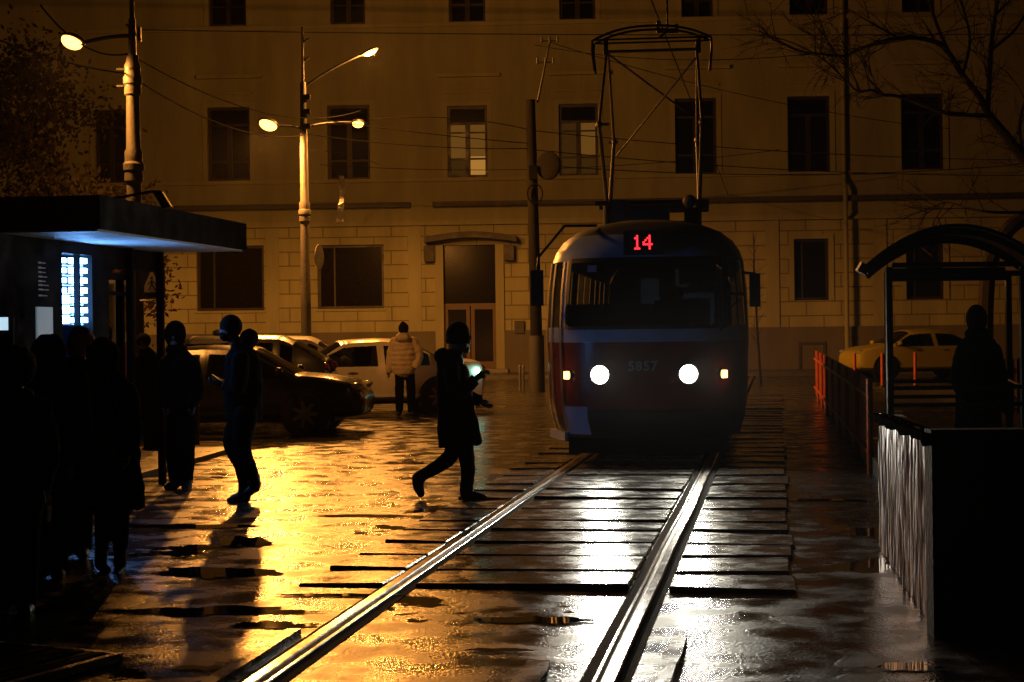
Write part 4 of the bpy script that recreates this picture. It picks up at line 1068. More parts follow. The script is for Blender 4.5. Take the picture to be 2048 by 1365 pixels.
# route sign
sgn = MB()
c = surf(0, 2.60); sx_ = .243
z0, z1 = 2.515, 2.80
sgn.prism([(-.24, .27, z0), (-.24, .27, z1 - .02), (-.22, .27, z1), (.22, .27, z1), (.24, .27, z1 - .02), (.24, .27, z0)], (0, .45, 0)); so = sgn.build("route_sign", M['plast'], tm, False, True)
DIG = {'1': ["..#..", ".##..", "..#..", "..#..", "..#..", "..#..", ".###."], '4': ["...#.", "..##.", ".#.#.", "#..#.", "#####", "...#.", "...#."]}
pit = .0235
for k, ch in enumerate("14"):
    ld = MB()
    for r_, row in enumerate(DIG[ch]):
        for q_, cell in enumerate(row):
            if cell == '#':
                x = -.118 + k * .118 + q_ * pit - (.006 if k == 0 else 0); z = 2.735 - r_ * pit * 1.05
                ld.cyl((x, .2695, z), (x, .263, z), pit * .56, n=8)
    ld.build("route_digit", M['led'], so, False, True)
# fleet number 5857
def text_mesh(txt, size):
    cu = bpy.data.curves.new("lettering", 'FONT'); cu.body = txt; cu.size = size; cu.align_x = 'CENTER'; cu.extrude = .003; cu.offset = .006; cu.space_character = 1.15
    ob = bpy.data.objects.new("lettering", cu); COL.objects.link(ob)
    me = bpy.data.meshes.new_from_object(ob.evaluated_get(bpy.context.evaluated_depsgraph_get()))
    bpy.data.objects.remove(ob); bpy.data.curves.remove(cu); return me
me = text_mesh("5857", .155); me.transform(Matrix.Translation((-.02, -.012, 1.145)) @ Matrix.Rotation(R(90), 4, 'X'))
for v in me.vertices:
    s_ = v.co.x / interp(HWP, v.co.z); v.co.y += surf(s_, v.co.z).y
link("fleet_number", me, M['number'], tm)
# head and marker lamps
def disc_lamp(nm, s, w, r, m, ring_r, square=False):
    c = surf(s, w, .0); nrm = (surf(s, w, .1) - c).normalized()
    rg_ = MB(); dep = .075 if not square else .030
    u_ = nrm.orthogonal().normalized(); w_ = nrm.cross(u_)
    cir = lambda z, rr: [c + nrm * z + (u_ * math.cos(t) + w_ * math.sin(t)) * rr for t in [2 * math.pi * k / 28 for k in range(28)]]
    if square: rg_.cyl(c - nrm * .05, c + nrm * .028, ring_r, ring_r * .95, 24)
    else: rg_.loft([cir(-.06, ring_r), cir(dep, ring_r), cir(dep + .006, ring_r - .008), cir(dep, ring_r - .018), cir(.0, ring_r - .022)], True, True, True)
    o = rg_.build(nm, M['galv'], tm, True, True)
    gl = MB()
    if square:
        rt = Matrix.Rotation(math.atan2(-nrm.x, nrm.y) + math.pi, 3, 'Z'); gl.box(c + nrm * .035, (r * 2, .03, r * 2.4), rt)
    else:
        rt = nrm.to_track_quat('Z', 'Y').to_matrix(); gl.ell(c + nrm * .012, (r, r, .03), rt, 24, 6, 1.0, 0.0)
    gl.build("lens", M[m], o, True, True); return c + nrm * .10, nrm, o
for s_ in (-.41, .405):
    c, nrm, o = disc_lamp("headlight", s_, 1.10, .094, 'head', .122)
    ld_ = bpy.data.lights.new("headlamp_beam", 'SPOT'); ld_.energy = HEAD_W; ld_.color = (1.0, .93, .78); ld_.spot_size = R(30); ld_.spot_blend = 1.0; ld_.shadow_soft_size = .08
    lo = bpy.data.objects.new("headlamp_beam", ld_); COL.objects.link(lo); lo.parent = o; lo.location = c
    lo.rotation_euler = Vector((.225, -1, .04)).to_track_quat('-Z', 'Y').to_euler()
disc_lamp("marker_light", -.735, 1.09, .037, 'amber', .062, True); disc_lamp("marker_light", .735, 1.09, .037, 'amber', .062, True)
# mirrors, wiper
mb = MB(); mb.tube([Vector((-.62, 1.15, 2.92)), Vector((-.98, .75, 2.90)), Vector((-1.28, .55, 2.52)), Vector((-1.30, .52, 2.36))], .018, 6); mo = mb.build("mirror_arm", M['plast'], tm, True, True)
mb = MB(); mb.box((-1.30, .50, 2.14), (.15, .06, .43)); mb.build("mirror", M['plast'], mo, False, True)
mb = MB(); mb.tube([Vector((1.18, .85, 2.30)), Vector((1.30, .62, 2.28))], .016, 6); mo = mb.build("mirror_arm", M['plast'], tm, True, True)
mb = MB(); mb.box((1.31, .60, 2.08), (.13, .06, .40)); mb.build("mirror", M['plast'], mo, False, True)
mb = MB(); a = surf(.90, 1.98, .03); b = surf(.66, 1.74, .03); mb.tube([a, b], .010, 6); mb.tube([surf(.70, 1.60, .04), surf(.70, 2.15, .03)], .012, 6); mb.build("wiper", M['plast'], tm, False, True)
st2 = MB(); patch(st2, [-.56, -.47], [2.32, 2.40], .004); st2.build("windscreen_sticker", mat("sticker", (.2, .35, .7), .5), tm, False, True)
# bogies
for v in (2.9, 9.3):
    for u in (-.762, .762):
        for dv in (-.95, .95):
            mb = MB(); mb.cyl((u - .05, v + dv, .39), (u + .05, v + dv, .39), .345, n=28); mb.build("wheel", M['railside'], tm, True, True)
# roof gear and pantograph
mb = MB(); mb.box((-.42, 3.1, 3.19), (.24, .5, .34)); mb.box((.0, 2.5, 3.10), (.52, .5, .18)); mb.box((.55, 2.9, 3.12), (.2, .3, .22)); mb.ell((.52, 3.0, 3.33), (.09, .09, .09)); mb.box((.05, 6.0, 3.08), (1.2, 3.0, .16)); mb.build("roof_box", M['tramroof'], tm, True, True)
pg = MB(); VB = 4.4; zb = 3.36
for u in (-.62, .62): pg.cyl((u, VB - .9, zb), (u, VB + .9, zb), .03)
for v in (VB - .9, VB, VB + .9): pg.cyl((-.78, v, zb), (.78, v, zb), .032)
for u in (-.62, .62):
    for v in (VB - .8, VB + .8): pg.cyl((u, v, 3.0), (u, v, zb), .055)
po = pg.build("pantograph", M['steel'], tm, True, True)
kn_z, tp_z = 4.42, 5.62
ar = MB()
for u in (-.66, .66):
    for d in (-1, 1):
        kx = u * (1.06 if d < 0 else .94)
        ar.cyl((u * .98, VB + d * .30, zb), (kx, VB + d * 1.15, kn_z), .030, .026); ar.cyl((kx, VB + d * 1.15, kn_z), (u * .96, VB + d * .14, tp_z), .022, .018)
        ar.ell((kx, VB + d * 1.15, kn_z), (.045, .045, .06), None, 10, 6)
for d in (-1, 1): ar.cyl((-.70, VB + d * 1.15, kn_z), (-.56, VB + d * 1.15, kn_z), .022)
ar.cyl((-.58, VB + 1.15, kn_z - .2), (.62, VB + .18, tp_z - .12), .014); ar.cyl((-.62, VB + .14, tp_z - .05), (.50, VB + .75, kn_z + .35), .014)
ar.cyl((-.66, VB - .14, tp_z - .05), (.66, VB - .14, tp_z - .05), .022)
ar.build("pantograph_arm", M['galv'], po, True, True)
hb = MB()
for d in (-.16, .16):
    pts = []
    for i in range(25):
        t = -1 + 2 * i / 24; pts.append(Vector((t * .84, VB + d, tp_z + .30 - .19 * abs(t) ** 2.4)))
    pts = [Vector((-.82, VB + d, tp_z - .32)), Vector((-.845, VB + d, tp_z - .05))] + pts + [Vector((.845, VB + d, tp_z - .05)), Vector((.82, VB + d, tp_z - .32))]
    hb.tube(pts, .018, 7)
    hb.cyl((-.82, VB + d, tp_z + .12), (.82, VB + d, tp_z + .12), .014)
for u in (-.66, .66):
    hb.cyl((u, VB, tp_z - .08), (u, VB, tp_z + .13), .035); hb.cyl((u, VB - .18, tp_z + .12), (u, VB + .18, tp_z + .12), .02)
hb.build("collector_head", M['steel'], po, True, True)

# ================================================================== PARAPET, FENCES, SHELTER
pa0, pa1 = G(1869, 1275), G(1755, 1100)
pd = (pa1 - pa0); pd.z = 0; plen = pd.length; pd.normalize(); pn = Vector((-pd.y, pd.x, 0))       # pn points to the track
pr_ = thing("parapet", "waist-high parapet clad in flaking vertical boards, nearest on the right", "parapet", pa0)
rp = random.Random(8)
HP0, HP1 = 1.09, 1.02
mb = MB()
a, b = pa0 - pn * .03, pa1 - pn * .03
mb.prism([a, b, b - pn * .16, a - pn * .16], (0, 0, HP1 - .02)); 
fx = Vector((1, -.08, 0)).normalized(); a2 = pa0 + Vector((-.005, -.01, 0))
mb.prism([a2, a2 + fx * 4.5, a2 + fx * 4.5 + Vector((0, .16, 0)), a2 + Vector((0, .155, 0))], (0, 0, HP0 + .02))
mb.build("wall_core", M['boardback'], pr_)
bd = MB(); t = 0.03
while t < plen - .02:
    w = rp.uniform(.014, .046); w = min(w, plen - .01 - t); th = rp.uniform(.008, .020); h0 = HP0 + (HP1 - HP0) * t / plen
    zb_ = rp.uniform(.0, .03); top = h0 - rp.uniform(.0, .05)
    if rp.random() < .24: t += rp.uniform(.006, .018)
    q0, q1 = pa0 + pd * t - pn * .03, pa0 + pd * (t + w) - pn * .03
    n_ = 7; rings = []
    for i in range(n_ + 1):
        z = zb_ + (top - zb_) * i / n_; o = th + rp.uniform(-.005, .005); sk_ = rp.uniform(-.004, .004); bev = min(.008, w * .3)
        rings.append([q0 + Vector((0, 0, z)), q0 + pn * (o - .004) + pd * sk_ + Vector((0, 0, z)), q0 + pd * bev + pn * o + Vector((0, 0, z)), q1 - pd * bev + pn * (o + rp.uniform(-.004, .004)) + Vector((0, 0, z)), q1 + pn * (o - .006) + pd * sk_ + Vector((0, 0, z)), q1 + Vector((0, 0, z))])
    bd.loft(rings); t += w + rp.uniform(.0, .007)
bd.build("board_cladding", M['board'], pr_)
cp = MB(); n_ = 30; rings = []
for i in range(n_ + 1):
    c = pa0 + pd * plen * i / n_; h0 = HP0 + (HP1 - HP0) * i / n_; dr_ = rp.uniform(.02, .07)
    rings.append([c + pn * .05 + Vector((0, 0, h0 - dr_)), c + pn * .055 + Vector((0, 0, h0 + rp.uniform(-.006, .01))), c - pn * .10 + Vector((0, 0, h0 - .012)), c - pn * .10 + Vector((0, 0, h0 - .05))])
cp.loft(rings); cp.build("capping", mat("dark_capping", (.006, .005, .004), 1.0, spec=0.0), pr_)

def fence_panel(L_, n, m='fence', h=1.02):
    root = thing("fence_panel", "orange picket fence panel along the platform edge", "fence")
    mb = MB()
    for i in range(n): mb.box((-L_ / 2 + (i + .5) * L_ / n, 0, h / 2 + .04), (.078, .03, h - .04))
    mb.build("pickets", M[m], root, False, True)
    for z in (.22, .86): mb = MB(); mb.box((0, .034, z), (L_, .03, .045)); mb.build("fence_rail", M[m], root, False, True)
    mb = MB(); mb.cyl((-L_ / 2, .03, 0), (-L_ / 2, .03, h + .03), .03, n=10); mb.build("fence_post", M[m], root, True, True)
    return root
fp0 = None; fd = Vector((0.146, 1, 0)).normalized()
labs = ["nearest", "second", "third", "fourth", "fifth", "sixth", "seventh", "farthest"]
fa = Vector((PX(19.0), 19.0, .0))
for i in range(8):
    o = fp0 = fence_panel(2.42, 20) if i == 0 else copy_tree(fp0)
    c = fa + fd * (1.22 + i * 2.45); o.location = c; o.rotation_euler = (0, 0, math.atan2(fd.y, fd.x))
    o["group"] = "orange fence panels along the platform edge"
    o["label"] = "orange picket fence panel along the track, %s from the shelter" % ("nearest" if i == 0 else labs[i] + " one" if i < 7 else "farthest")
for i, (x, y, a) in enumerate(((8.6, 28.0, 4), (11.0, 28.15, 4))):
    o = copy_tree(fp0); o.location = (x, y, .0); o.rotation_euler = (0, 0, R(a)); o["group"] = "orange fence panels behind the shelter"
    o["label"] = ("orange picket fence panel behind the standing woman" if i == 0 else "orange picket fence panel at the right edge behind the shelter")
bo_ = None
for i, (px, w_) in enumerate(((1710, "left"), (1765, "middle"), (1831, "right"))):
    Yb = 43.0; c = P(px, 780, Yb); c.z = 0; h = P(px, 706, Yb).z
    if bo_ is None:
        r_ = thing("bollard", "", "bollard", c); mb = MB(); mb.cyl((0, 0, .06), (0, 0, h - .04), .045, .04, 12); mb.ell((0, 0, h - .04), (.04, .04, .04), None, 12, 6); mb.build("bollard_post", M['fence'], r_, True, True)
        mb = MB(); mb.cyl((0, 0, 0), (0, 0, .06), .11, .08, 14); mb.build("bollard_base", M['plast'], r_, True, True); bo_ = r_
    else: r_ = copy_tree(bo_); r_.location = c
    r_["label"] = "slim orange bollard in front of the yellow sedan, %s" % {"left": "by its headlight", "middle": "the middle one", "right": "below its rear seat"}[w_]
    r_["group"] = "orange bollards by the yellow sedan"
for i, px in enumerate((1040, 1047)):
    c = P(px, 780, 44.5 - i * .6); c.z = 0; mb = MB(); mb.cyl(c, c + Vector((0, 0, .62)), .03, n=10); mb.ell(c + Vector((0, 0, .62)), (.035, .035, .03), None, 10, 6)
    solo(mb, "bollard", M['galv'], "thin pale metal post left of the tram, %s of the pair" % ("farther" if i == 0 else "nearer"), "bollard", c, "pale posts left of the tram", True)

YS = 18.0
sh0 = P(1778, 600, YS); sh0.z = .18
shd = Vector((.212, 1, 0)).normalized(); shn = Vector((shd.y, -shd.x, 0))
sw_ = (P(2046, 600, YS) - P(1778, 600, YS)).x
she = thing("tram_shelter", "open tram stop shelter with a dark arched roof", "shelter", sh0)
ze = P(1780, 535, YS).z; za = P(1905, 452, YS).z
def SP(a, o, z): return Vector((sh0.x, sh0.y, 0)) + shd * a + Vector((1, 0, 0)) * o + Vector((0, 0, z))
def arc(o): # roof height across
    t = (o - sw_ / 2) / (sw_ / 2 + .26); return ze - .03 + (za - ze) * (1 - t * t)
os_ = rng(-.24, sw_ + .24, 20)
mb = MB(); mb.loft([[SP(-.35, o, arc(o)) for o in os_], [SP(2.3, o, arc(o)) for o in os_], [SP(2.3, o, arc(o) + .035) for o in os_], [SP(-.35, o, arc(o) + .035) for o in os_], [SP(-.35, o, arc(o)) for o in os_]], False, False, False); mb.build("roof", M['poly'], she, True)
for a in (-.0, 2.0):
    mb = MB(); mb.tube([SP(a, o, arc(o) - .035) for o in os_], .035, 8); mb.build("roof_rib", M['steel'], she, True)
    for o in (0, sw_): mb = MB(); p = SP(a, o, .18); mb.box((p.x, p.y, (.18 + ze) / 2), (.065, .065, ze - .18)); mb.build("post", M['steel'], she)
    mb = MB()
    for z in (ze + .02, ze - .08): p, q_ = SP(a, .035, z), SP(a, sw_ - .035, z); mb.cyl(p, q_, .028, n=8)
    mb.build("cross_beam", M['steel'], she)
mb = MB()
for z in (.98, .80): mb.cyl(SP(2.0, .035, z), SP(2.0, sw_ - .035, z), .022, n=8); mb.cyl(SP(0, .035, z), SP(0, sw_ - .035, z), .022, n=8); mb.cyl(SP(.0, sw_, z), SP(2.0, sw_, z), .022, n=8)
mb.build("guard_rail", M['steel'], she)
ex = MB(); p = SP(-.3, -.27, ze - .02); ex.box(p, (.10, .12, .10), Matrix.Rotation(R(30), 3, 'Y')); ex.build("gutter_end", M['galv'], she)

# low bench and bollard on the left pavement
c = G(290, 893, .05)
bn = thing("bench", "low dark bench standing on the left pavement behind the men", "bench", c)
mb = MB(); mb.box(c + Vector((-.15, 0, .26)), (1.2, .36, .09)); mb.build("seat", M['wood'], bn)
for dx in (-.62, -.05, .03, .36): mb = MB(); mb.box(c + Vector((dx, 0, .105)), (.035, .3, .21)); mb.build("leg", M['steel'], bn)
c = G(392, 897, .0); mb = MB(); mb.cyl(c, c + Vector((0, 0, .6)), .055, n=14); mb.ell(c + Vector((0, 0, .6)), (.06, .06, .03), None, 14, 6)
solo(mb, "bollard", M['steel'], "short dark bollard beside the hooded man's right leg", "bollard", c, None, True)

# ================================================================== PEOPLE
def remesh(mb, vox, amp=0.0, fr=14.0, seed=0.0, smooth_it=2):
    me = mb.mesh("tmp"); ob = bpy.data.objects.new("tmp", me); COL.objects.link(ob)
    md = ob.modifiers.new("r", 'REMESH'); md.mode = 'VOXEL'; md.voxel_size = vox; md.adaptivity = 0.0
    if smooth_it:
        s2 = ob.modifiers.new("s", 'SMOOTH'); s2.factor = .5; s2.iterations = smooth_it
    out = bpy.data.meshes.new_from_object(ob.evaluated_get(bpy.context.evaluated_depsgraph_get()))
    bpy.data.objects.remove(ob); bpy.data.meshes.remove(me)
    out.materials.clear()
    if amp:
        nr = [v.normal.copy() for v in out.vertices]
        for v, n in zip(out.vertices, nr):
            q_ = Vector((v.co.x, v.co.y, v.co.z * .55)) * fr + Vector((seed, seed * 2, 0))
            v.co += n * (noise.noise(q_) * amp + noise.noise(q_ * 2.3) * amp * .45)
    return out
class Fig:
    """A figure measured in photo pixels at one depth; every chain becomes a real tapered limb in metres."""
    def __init__(s, name, label, foot, Y, z0=0.0, group=None):
        s.Y = Y; s.q = Y / F
        b = P(foot[0], foot[1], Y); s.root = thing(name, label, "person", (b.x, Y, z0), 0, group)
        s.parts = {}
    def p(s, x, y, dy=0.0): v = P(x, y, s.Y); return v + Vector((0, dy, 0))
    def mb(s, part): return s.parts.setdefault(part, MB())
    def chain(s, part, pts, k=1.0, flat0=False, flat1=False, n=16, quilt=0.0, sub=5):
        """pts: (px, py, radius px, dy m) along a limb."""
        pts = [(*q_, 0.0) if len(q_) == 3 else q_ for q_ in pts]
        C = [s.p(a, b, d) for a, b, r, d in pts]; Rr = [r * s.q for a, b, r, d in pts]
        cs, rs_ = [], []
        for i in range(len(C) - 1):
            p0, p1, p2, p3 = C[max(i - 1, 0)], C[i], C[i + 1], C[min(i + 2, len(C) - 1)]
            for j in range(sub):
                t = j / sub
                cs.append(.5 * ((2 * p1) + (p2 - p0) * t + (2 * p0 - 5 * p1 + 4 * p2 - p3) * t * t + (3 * p1 - p0 - 3 * p2 + p3) * t ** 3)); tt = t * t * (3 - 2 * t); rs_.append(Rr[i] + (Rr[i + 1] - Rr[i]) * tt)
        cs.append(C[-1]); rs_.append(Rr[-1])
        if quilt: rs_ = [r * (1 + quilt * math.sin(i * math.pi * 2 / 4.0)) for i, r in enumerate(rs_)]
        d0, d1 = (cs[0] - cs[1]).normalized(), (cs[-1] - cs[-2]).normalized()
        if not flat0:
            for f_, g_ in ((.5, .87), (.85, .53), (.99, .14)): cs.insert(0, cs[0] if False else C[0] + d0 * Rr[0] * f_ * min(1, k)); rs_.insert(0, Rr[0] * g_)
        if not flat1:
            for f_, g_ in ((.5, .87), (.85, .53), (.99, .14)): cs.append(C[-1] + d1 * Rr[-1] * f_ * min(1, k)); rs_.append(Rr[-1] * g_)
        rings = []
        for i, c in enumerate(cs):
            d = cs[min(i + 1, len(cs) - 1)] - cs[max(i - 1, 0)]
            if abs(d.y) > 2.0 * math.hypot(d.x, d.z):
                n1, n2 = Vector((1, 0, 0)), Vector((0, 0, 1)); kk = 1
            else:
                dd = Vector((d.x, 0, d.z)).normalized(); n1, n2 = Vector((dd.z, 0, -dd.x)), Vector((0, 1, 0)); kk = k
            rings.append([c + (n1 * math.cos(t) + n2 * kk * math.sin(t)) * rs_[i] for t in [2 * math.pi * j / n for j in range(n)]])
        s.mb(part).loft(rings)
    def ell(s, part, x, y, rx, ry, rd=None, dy=0.0, rot=0.0):
        rd = rx if rd is None else rd
        s.mb(part).ell(s.p(x, y, dy), (rx * s.q, rd * s.q, ry * s.q), Matrix.Rotation(R(rot), 3, 'Y'), 20, 14)
    def hand(s, x, y, dx, dy_, depth=0.0, curl=.5, part="body", up=1):
        """Palm, four fingers of unequal length and a thumb; (dx, dy_) is the pointing direction in the picture."""
        q_ = 1 / s.q; d = Vector((dx, dy_)).normalized(); n_ = Vector((-d.y, d.x)) * up
        s.chain(part, [(x, y, .030 * q_, depth), (x + d.x * .075 * q_, y + d.y * .075 * q_, .036 * q_, depth)], .5)
        for i, (w, ln) in enumerate(((-.027, .062), (-.009, .074), (.009, .070), (.026, .054))):
            bx, by = x + (d.x * .085 + n_.x * w * .55) * q_, y + (d.y * .085 + n_.y * w * .55) * q_
            mx, my = bx + (d.x * ln * .55 + n_.x * curl * .012) * q_, by + (d.y * ln * .55 + n_.y * curl * .012) * q_
            ex_, ey_ = mx + (d.x * (1 - curl) + n_.x * curl) * ln * .5 * q_, my + (d.y * (1 - curl) + n_.y * curl) * ln * .5 * q_
            zz_ = depth + w * .9
            s.chain(part, [(bx, by, .0095 * q_, zz_), (mx, my, .009 * q_, zz_), (ex_, ey_, .0075 * q_, zz_)], 1, n=8, sub=3)
        s.chain(part, [(x + d.x * .02 * q_, y + d.y * .02 * q_, .012 * q_, depth - .02), (x + (d.x * .06 + n_.x * .035) * q_, y + (d.y * .06 + n_.y * .035) * q_, .0105 * q_, depth - .045), (x + (d.x * .095 + n_.x * .03) * q_, y + (d.y * .095 + n_.y * .03) * q_, .0085 * q_, depth - .05)], 1, n=8, sub=3)
    def head(s, x, y, rx, ry, face=0, dy=0.0):
        """face: -1 looks left, 1 right, 0 to the viewer, 2 away."""
        s.ell("body", x, y, rx, ry, rx * 1.05, dy)
        if face in (-1, 1):
            s.ell("body", x + face * rx * .98, y + ry * .12, rx * .22, ry * .16, rx * .16, dy, 25 * face); s.ell("body", x + face * rx * .72, y + ry * .62, rx * .35, ry * .30, rx * .4, dy)
            s.ell("body", x + face * rx * .93, y + ry * .42, rx * .12, ry * .06, rx * .25, dy); s.ell("body", x + face * rx * .82, y - ry * .12, rx * .2, ry * .1, rx * .6, dy); s.ell("body", x - face * rx * .1, y + ry * .08, rx * .18, ry * .22, rx * 1.15, dy)
        else:
            f_ = -1 if face == 0 else 1; D = s.q * rx
            s.ell("body", x, y + ry * .15, rx * .17, ry * .18, rx * .3, dy + f_ * D * .98); s.ell("body", x, y + ry * .68, rx * .5, ry * .28, rx * .45, dy + f_ * D * .6)
            s.ell("body", x, y + ry * .46, rx * .28, ry * .05, rx * .15, dy + f_ * D * .9); s.ell("body", x, y - ry * .1, rx * .7, ry * .1, rx * .3, dy + f_ * D * .78)
            for e in (-1, 1): s.ell("body", x + e * rx, y + ry * .08, rx * .14, ry * .22, rx * .2, dy)
    def finish(s, mats, vox=.009, amp=None):
        amp = amp or {}
        for part, mb_ in s.parts.items():
            v_ = vox if part != "body" else vox * .8
            me = remesh(mb_, v_, amp.get(part, .0), 14, len(part) * 1.7 + s.Y)
            me.transform(FRAME[s.root.name].inverted())
            if part == "boots":
                bm = bmesh.new(); bm.from_mesh(me); todo = set(bm.verts); isl = []
                while todo:
                    st = [todo.pop()]; grp = {st[0]}
                    while st:
                        v = st.pop()
                        for e in v.link_edges:
                            o_ = e.other_vert(v)
                            if o_ in todo: todo.discard(o_); grp.add(o_); st.append(o_)
                    isl.append(grp)
                for grp in isl:
                    b2_ = bm.copy(); keep = {v.index for v in grp}; b2_.verts.ensure_lookup_table()
                    bmesh.ops.delete(b2_, geom=[v for v in b2_.verts if v.index not in keep], context='VERTS')
                    m2 = bpy.data.meshes.new("boot"); b2_.to_mesh(m2); b2_.free(); link("boot", m2, M[mats[part]], s.root, True, 80)
                bm.free(); continue
            me.name = part
            link(part, me, M[mats[part]], s.root, True, 80)
        return s.root

# running pedestrian
f = Fig("person", "person in a knee-length dark coat and knit hat running to the right", (930, 1000), 16.63)
f.head(919, 683, 19, 27, 1); f.chain("body", [(914, 700, 11), (910, 725, 13)]); f.chain("body", [(906, 722, 22), (908, 770, 24), (912, 830, 24), (915, 870, 24)], .8)
f.chain("body", [(905, 735, 9, -.14), (914, 783, 8, -.17), (953, 757, 6, -.16)]); f.hand(954, 756, 1, -.75, -.16, .7)
f.chain("body", [(905, 735, 9, .14), (926, 790, 8, .16), (960, 803, 6, .12)]); f.hand(958, 802, 1, .62, .12, .45, up=-1)
f.chain("body", [(908, 868, 15, .07), (903, 915, 12, .07), (848, 950, 8, .05)]); f.chain("body", [(925, 870, 15, -.07), (936, 932, 11, -.07), (934, 985, 8, -.05)])
f.chain("coat", [(903, 716, 15), (901, 728, 27), (906, 752, 34), (909, 790, 36), (911, 830, 37), (914, 865, 40), (918, 889, 42)], .72, flat1=True)
f.chain("coat", [(903, 736, 17, -.13), (914, 784, 15, -.17), (952, 758, 12, -.16)], flat1=True); f.chain("coat", [(903, 736, 17, .13), (926, 789, 15, .16), (962, 804, 12, .12)], flat1=True)
f.ell("coat", 884, 712, 17, 16, 24, 0, 20); f.ell("coat", 908, 708, 19, 12, 20)
f.chain("coat", [(935, 800, 10, -.05), (946, 850, 12, -.05), (952, 884, 13, -.05)], .6)
f.chain("trousers", [(906, 868, 20, .07), (900, 915, 16, .07), (846, 951, 12, .05)], flat1=True); f.chain("trousers", [(926, 870, 20, -.07), (936, 932, 15, -.07), (934, 976, 12, -.05)], flat1=True)
f.chain("boots", [(854, 945, 12, .05), (838, 957, 14, .05), (836, 972, 12, .05), (842, 990, 8, .05)], .8); f.chain("boots", [(934, 966, 14, -.05), (933, 984, 14, -.05)], .85); f.chain("boots", [(930, 990, 11, -.05), (950, 992, 10, -.05), (969, 995, 7, -.05)], .8)
f.ell("hat", 916, 668, 24, 25, 24, 0, -8); f.chain("hat", [(897, 681, 6), (917, 676, 7), (938, 676, 6)], 1); f.mb("hat").loft([[f.p(917, 682, 0) + Vector((24 * f.q * math.cos(t), 24 * f.q * math.sin(t), 10 * f.q * e)) for t in [2 * math.pi * j / 24 for j in range(24)]] for e in (-.6, 1.0)])
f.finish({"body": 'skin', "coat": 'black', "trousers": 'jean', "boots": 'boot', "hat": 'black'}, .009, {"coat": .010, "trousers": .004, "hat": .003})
# man walking left, looking at a phone
f = Fig("person", "man in a dark hooded jacket walking left with head bowed over a phone", (485, 1006), 16.6)
f.head(459, 658, 19, 24, -1); f.chain("body", [(466, 676, 12), (482, 705, 14)]); f.chain("body", [(482, 710, 22), (486, 770, 24), (486, 830, 24)], .8)
f.chain("body", [(484, 722, 9, -.17), (478, 780, 8, -.19), (448, 766, 6, -.12)]); f.hand(449, 767, -1, -.25, -.12, .75, up=1)
f.chain("body", [(484, 722, 9, .17), (474, 778, 8, .19), (446, 764, 6, .10)]); f.hand(447, 766, -1, -.2, .08, .75, up=1)
f.chain("body", [(481, 828, 15, .08), (465, 884, 12, .08), (489, 970, 8, .06)]); f.chain("body", [(494, 828, 15, -.08), (490, 893, 12, -.08), (510, 957, 8, -.06)])
f.chain("jacket", [(482, 694, 20), (484, 715, 34), (486, 745, 39), (487, 785, 40), (488, 815, 38), (487, 842, 36)], .72, flat1=True)
f.chain("jacket", [(486, 720, 19, -.15), (480, 778, 17, -.19), (452, 768, 12, -.13)], flat1=True); f.chain("jacket", [(486, 720, 19, .15), (476, 778, 17, .19), (452, 766, 12, .11)], flat1=True)
f.ell("jacket", 497, 679, 19, 22, 26, 0, 25); f.ell("jacket", 478, 692, 17, 12, 20)
f.ell("hair", 462, 653, 23, 24, 22, 0, 0); f.ell("face_shade", 452, 672, 13, 12, 19, 0, 15); f.chain("trousers", [(482, 830, 25, .08), (463, 884, 20, .08), (481, 935, 15, .07), (488, 972, 13, .06)], flat1=True); f.chain("trousers", [(493, 830, 25, -.08), (487, 893, 18, -.08), (500, 930, 14, -.07), (509, 955, 12, -.06)], flat1=True)  # dark cover added over the lower face to keep it from showing blue-lit
f.chain("boots", [(488, 968, 14, .06), (488, 990, 14, .06)], .85); f.chain("boots", [(490, 997, 11, .06), (472, 998, 10, .06), (457, 1003, 7, .06)], .8); f.chain("boots", [(508, 950, 13, -.06), (511, 966, 13, -.06)], .85); f.chain("boots", [(514, 974, 10, -.06), (503, 981, 9, -.06), (493, 987, 7, -.06)], .8)
f.finish({"body": 'skin', "jacket": 'black', "hair": 'hairm', "face_shade": 'black', "trousers": 'jean', "boots": 'boot'}, .009, {"jacket": .010, "trousers": .006})
ph = P(437, 759, 16.58); mb = MB(); mb.box(ph, (.012, .075, .15), Matrix.Rotation(R(-55), 3, 'Y')); solo(mb, "phone", M['plast'], "dark phone held by the bowed man walking left", "phone", ph)
# hooded man standing
f = Fig("person", "hooded man in dark clothes standing still with hands in his pockets", (360, 977), 18.13)
f.head(350, 672, 17, 23, 0); f.chain("body", [(352, 692, 11), (356, 715, 14)]); f.chain("body", [(358, 718, 22), (360, 770, 23), (361, 812, 23)], .75)
for sx, kx, wx, ax, tx, ty, td in ((330, 326, 336, 349, 335, 974, -.14), (388, 397, 386, 373, 377, 978, -.2)):
    f.chain("body", [(sx, 730, 9), (kx, 778, 8), (wx, 805, 6, -.1)]); f.hand(wx, 803, .2, 1, -.1, .5)
f.chain("body", [(349, 812, 15), (347, 888, 12), (350, 955, 8)]); f.chain("body", [(373, 812, 15), (376, 888, 12), (373, 958, 8)])
f.chain("jacket", [(352, 700, 17), (356, 718, 30), (359, 742, 36), (360, 780, 37), (361, 818, 36)], .66, flat1=True)
f.chain("jacket", [(334, 728, 16), (327, 775, 14), (337, 806, 12, -.09)]); f.chain("jacket", [(384, 728, 16), (394, 775, 14), (386, 806, 12, -.09)])
f.ell("hood", 350, 669, 22, 28, 24, .02); f.ell("hood", 353, 699, 22, 13, 24)
f.chain("trousers", [(350, 815, 20), (346, 890, 15), (349, 958, 13)], flat1=True); f.chain("trousers", [(374, 815, 20), (376, 890, 15), (373, 960, 13)], flat1=True)
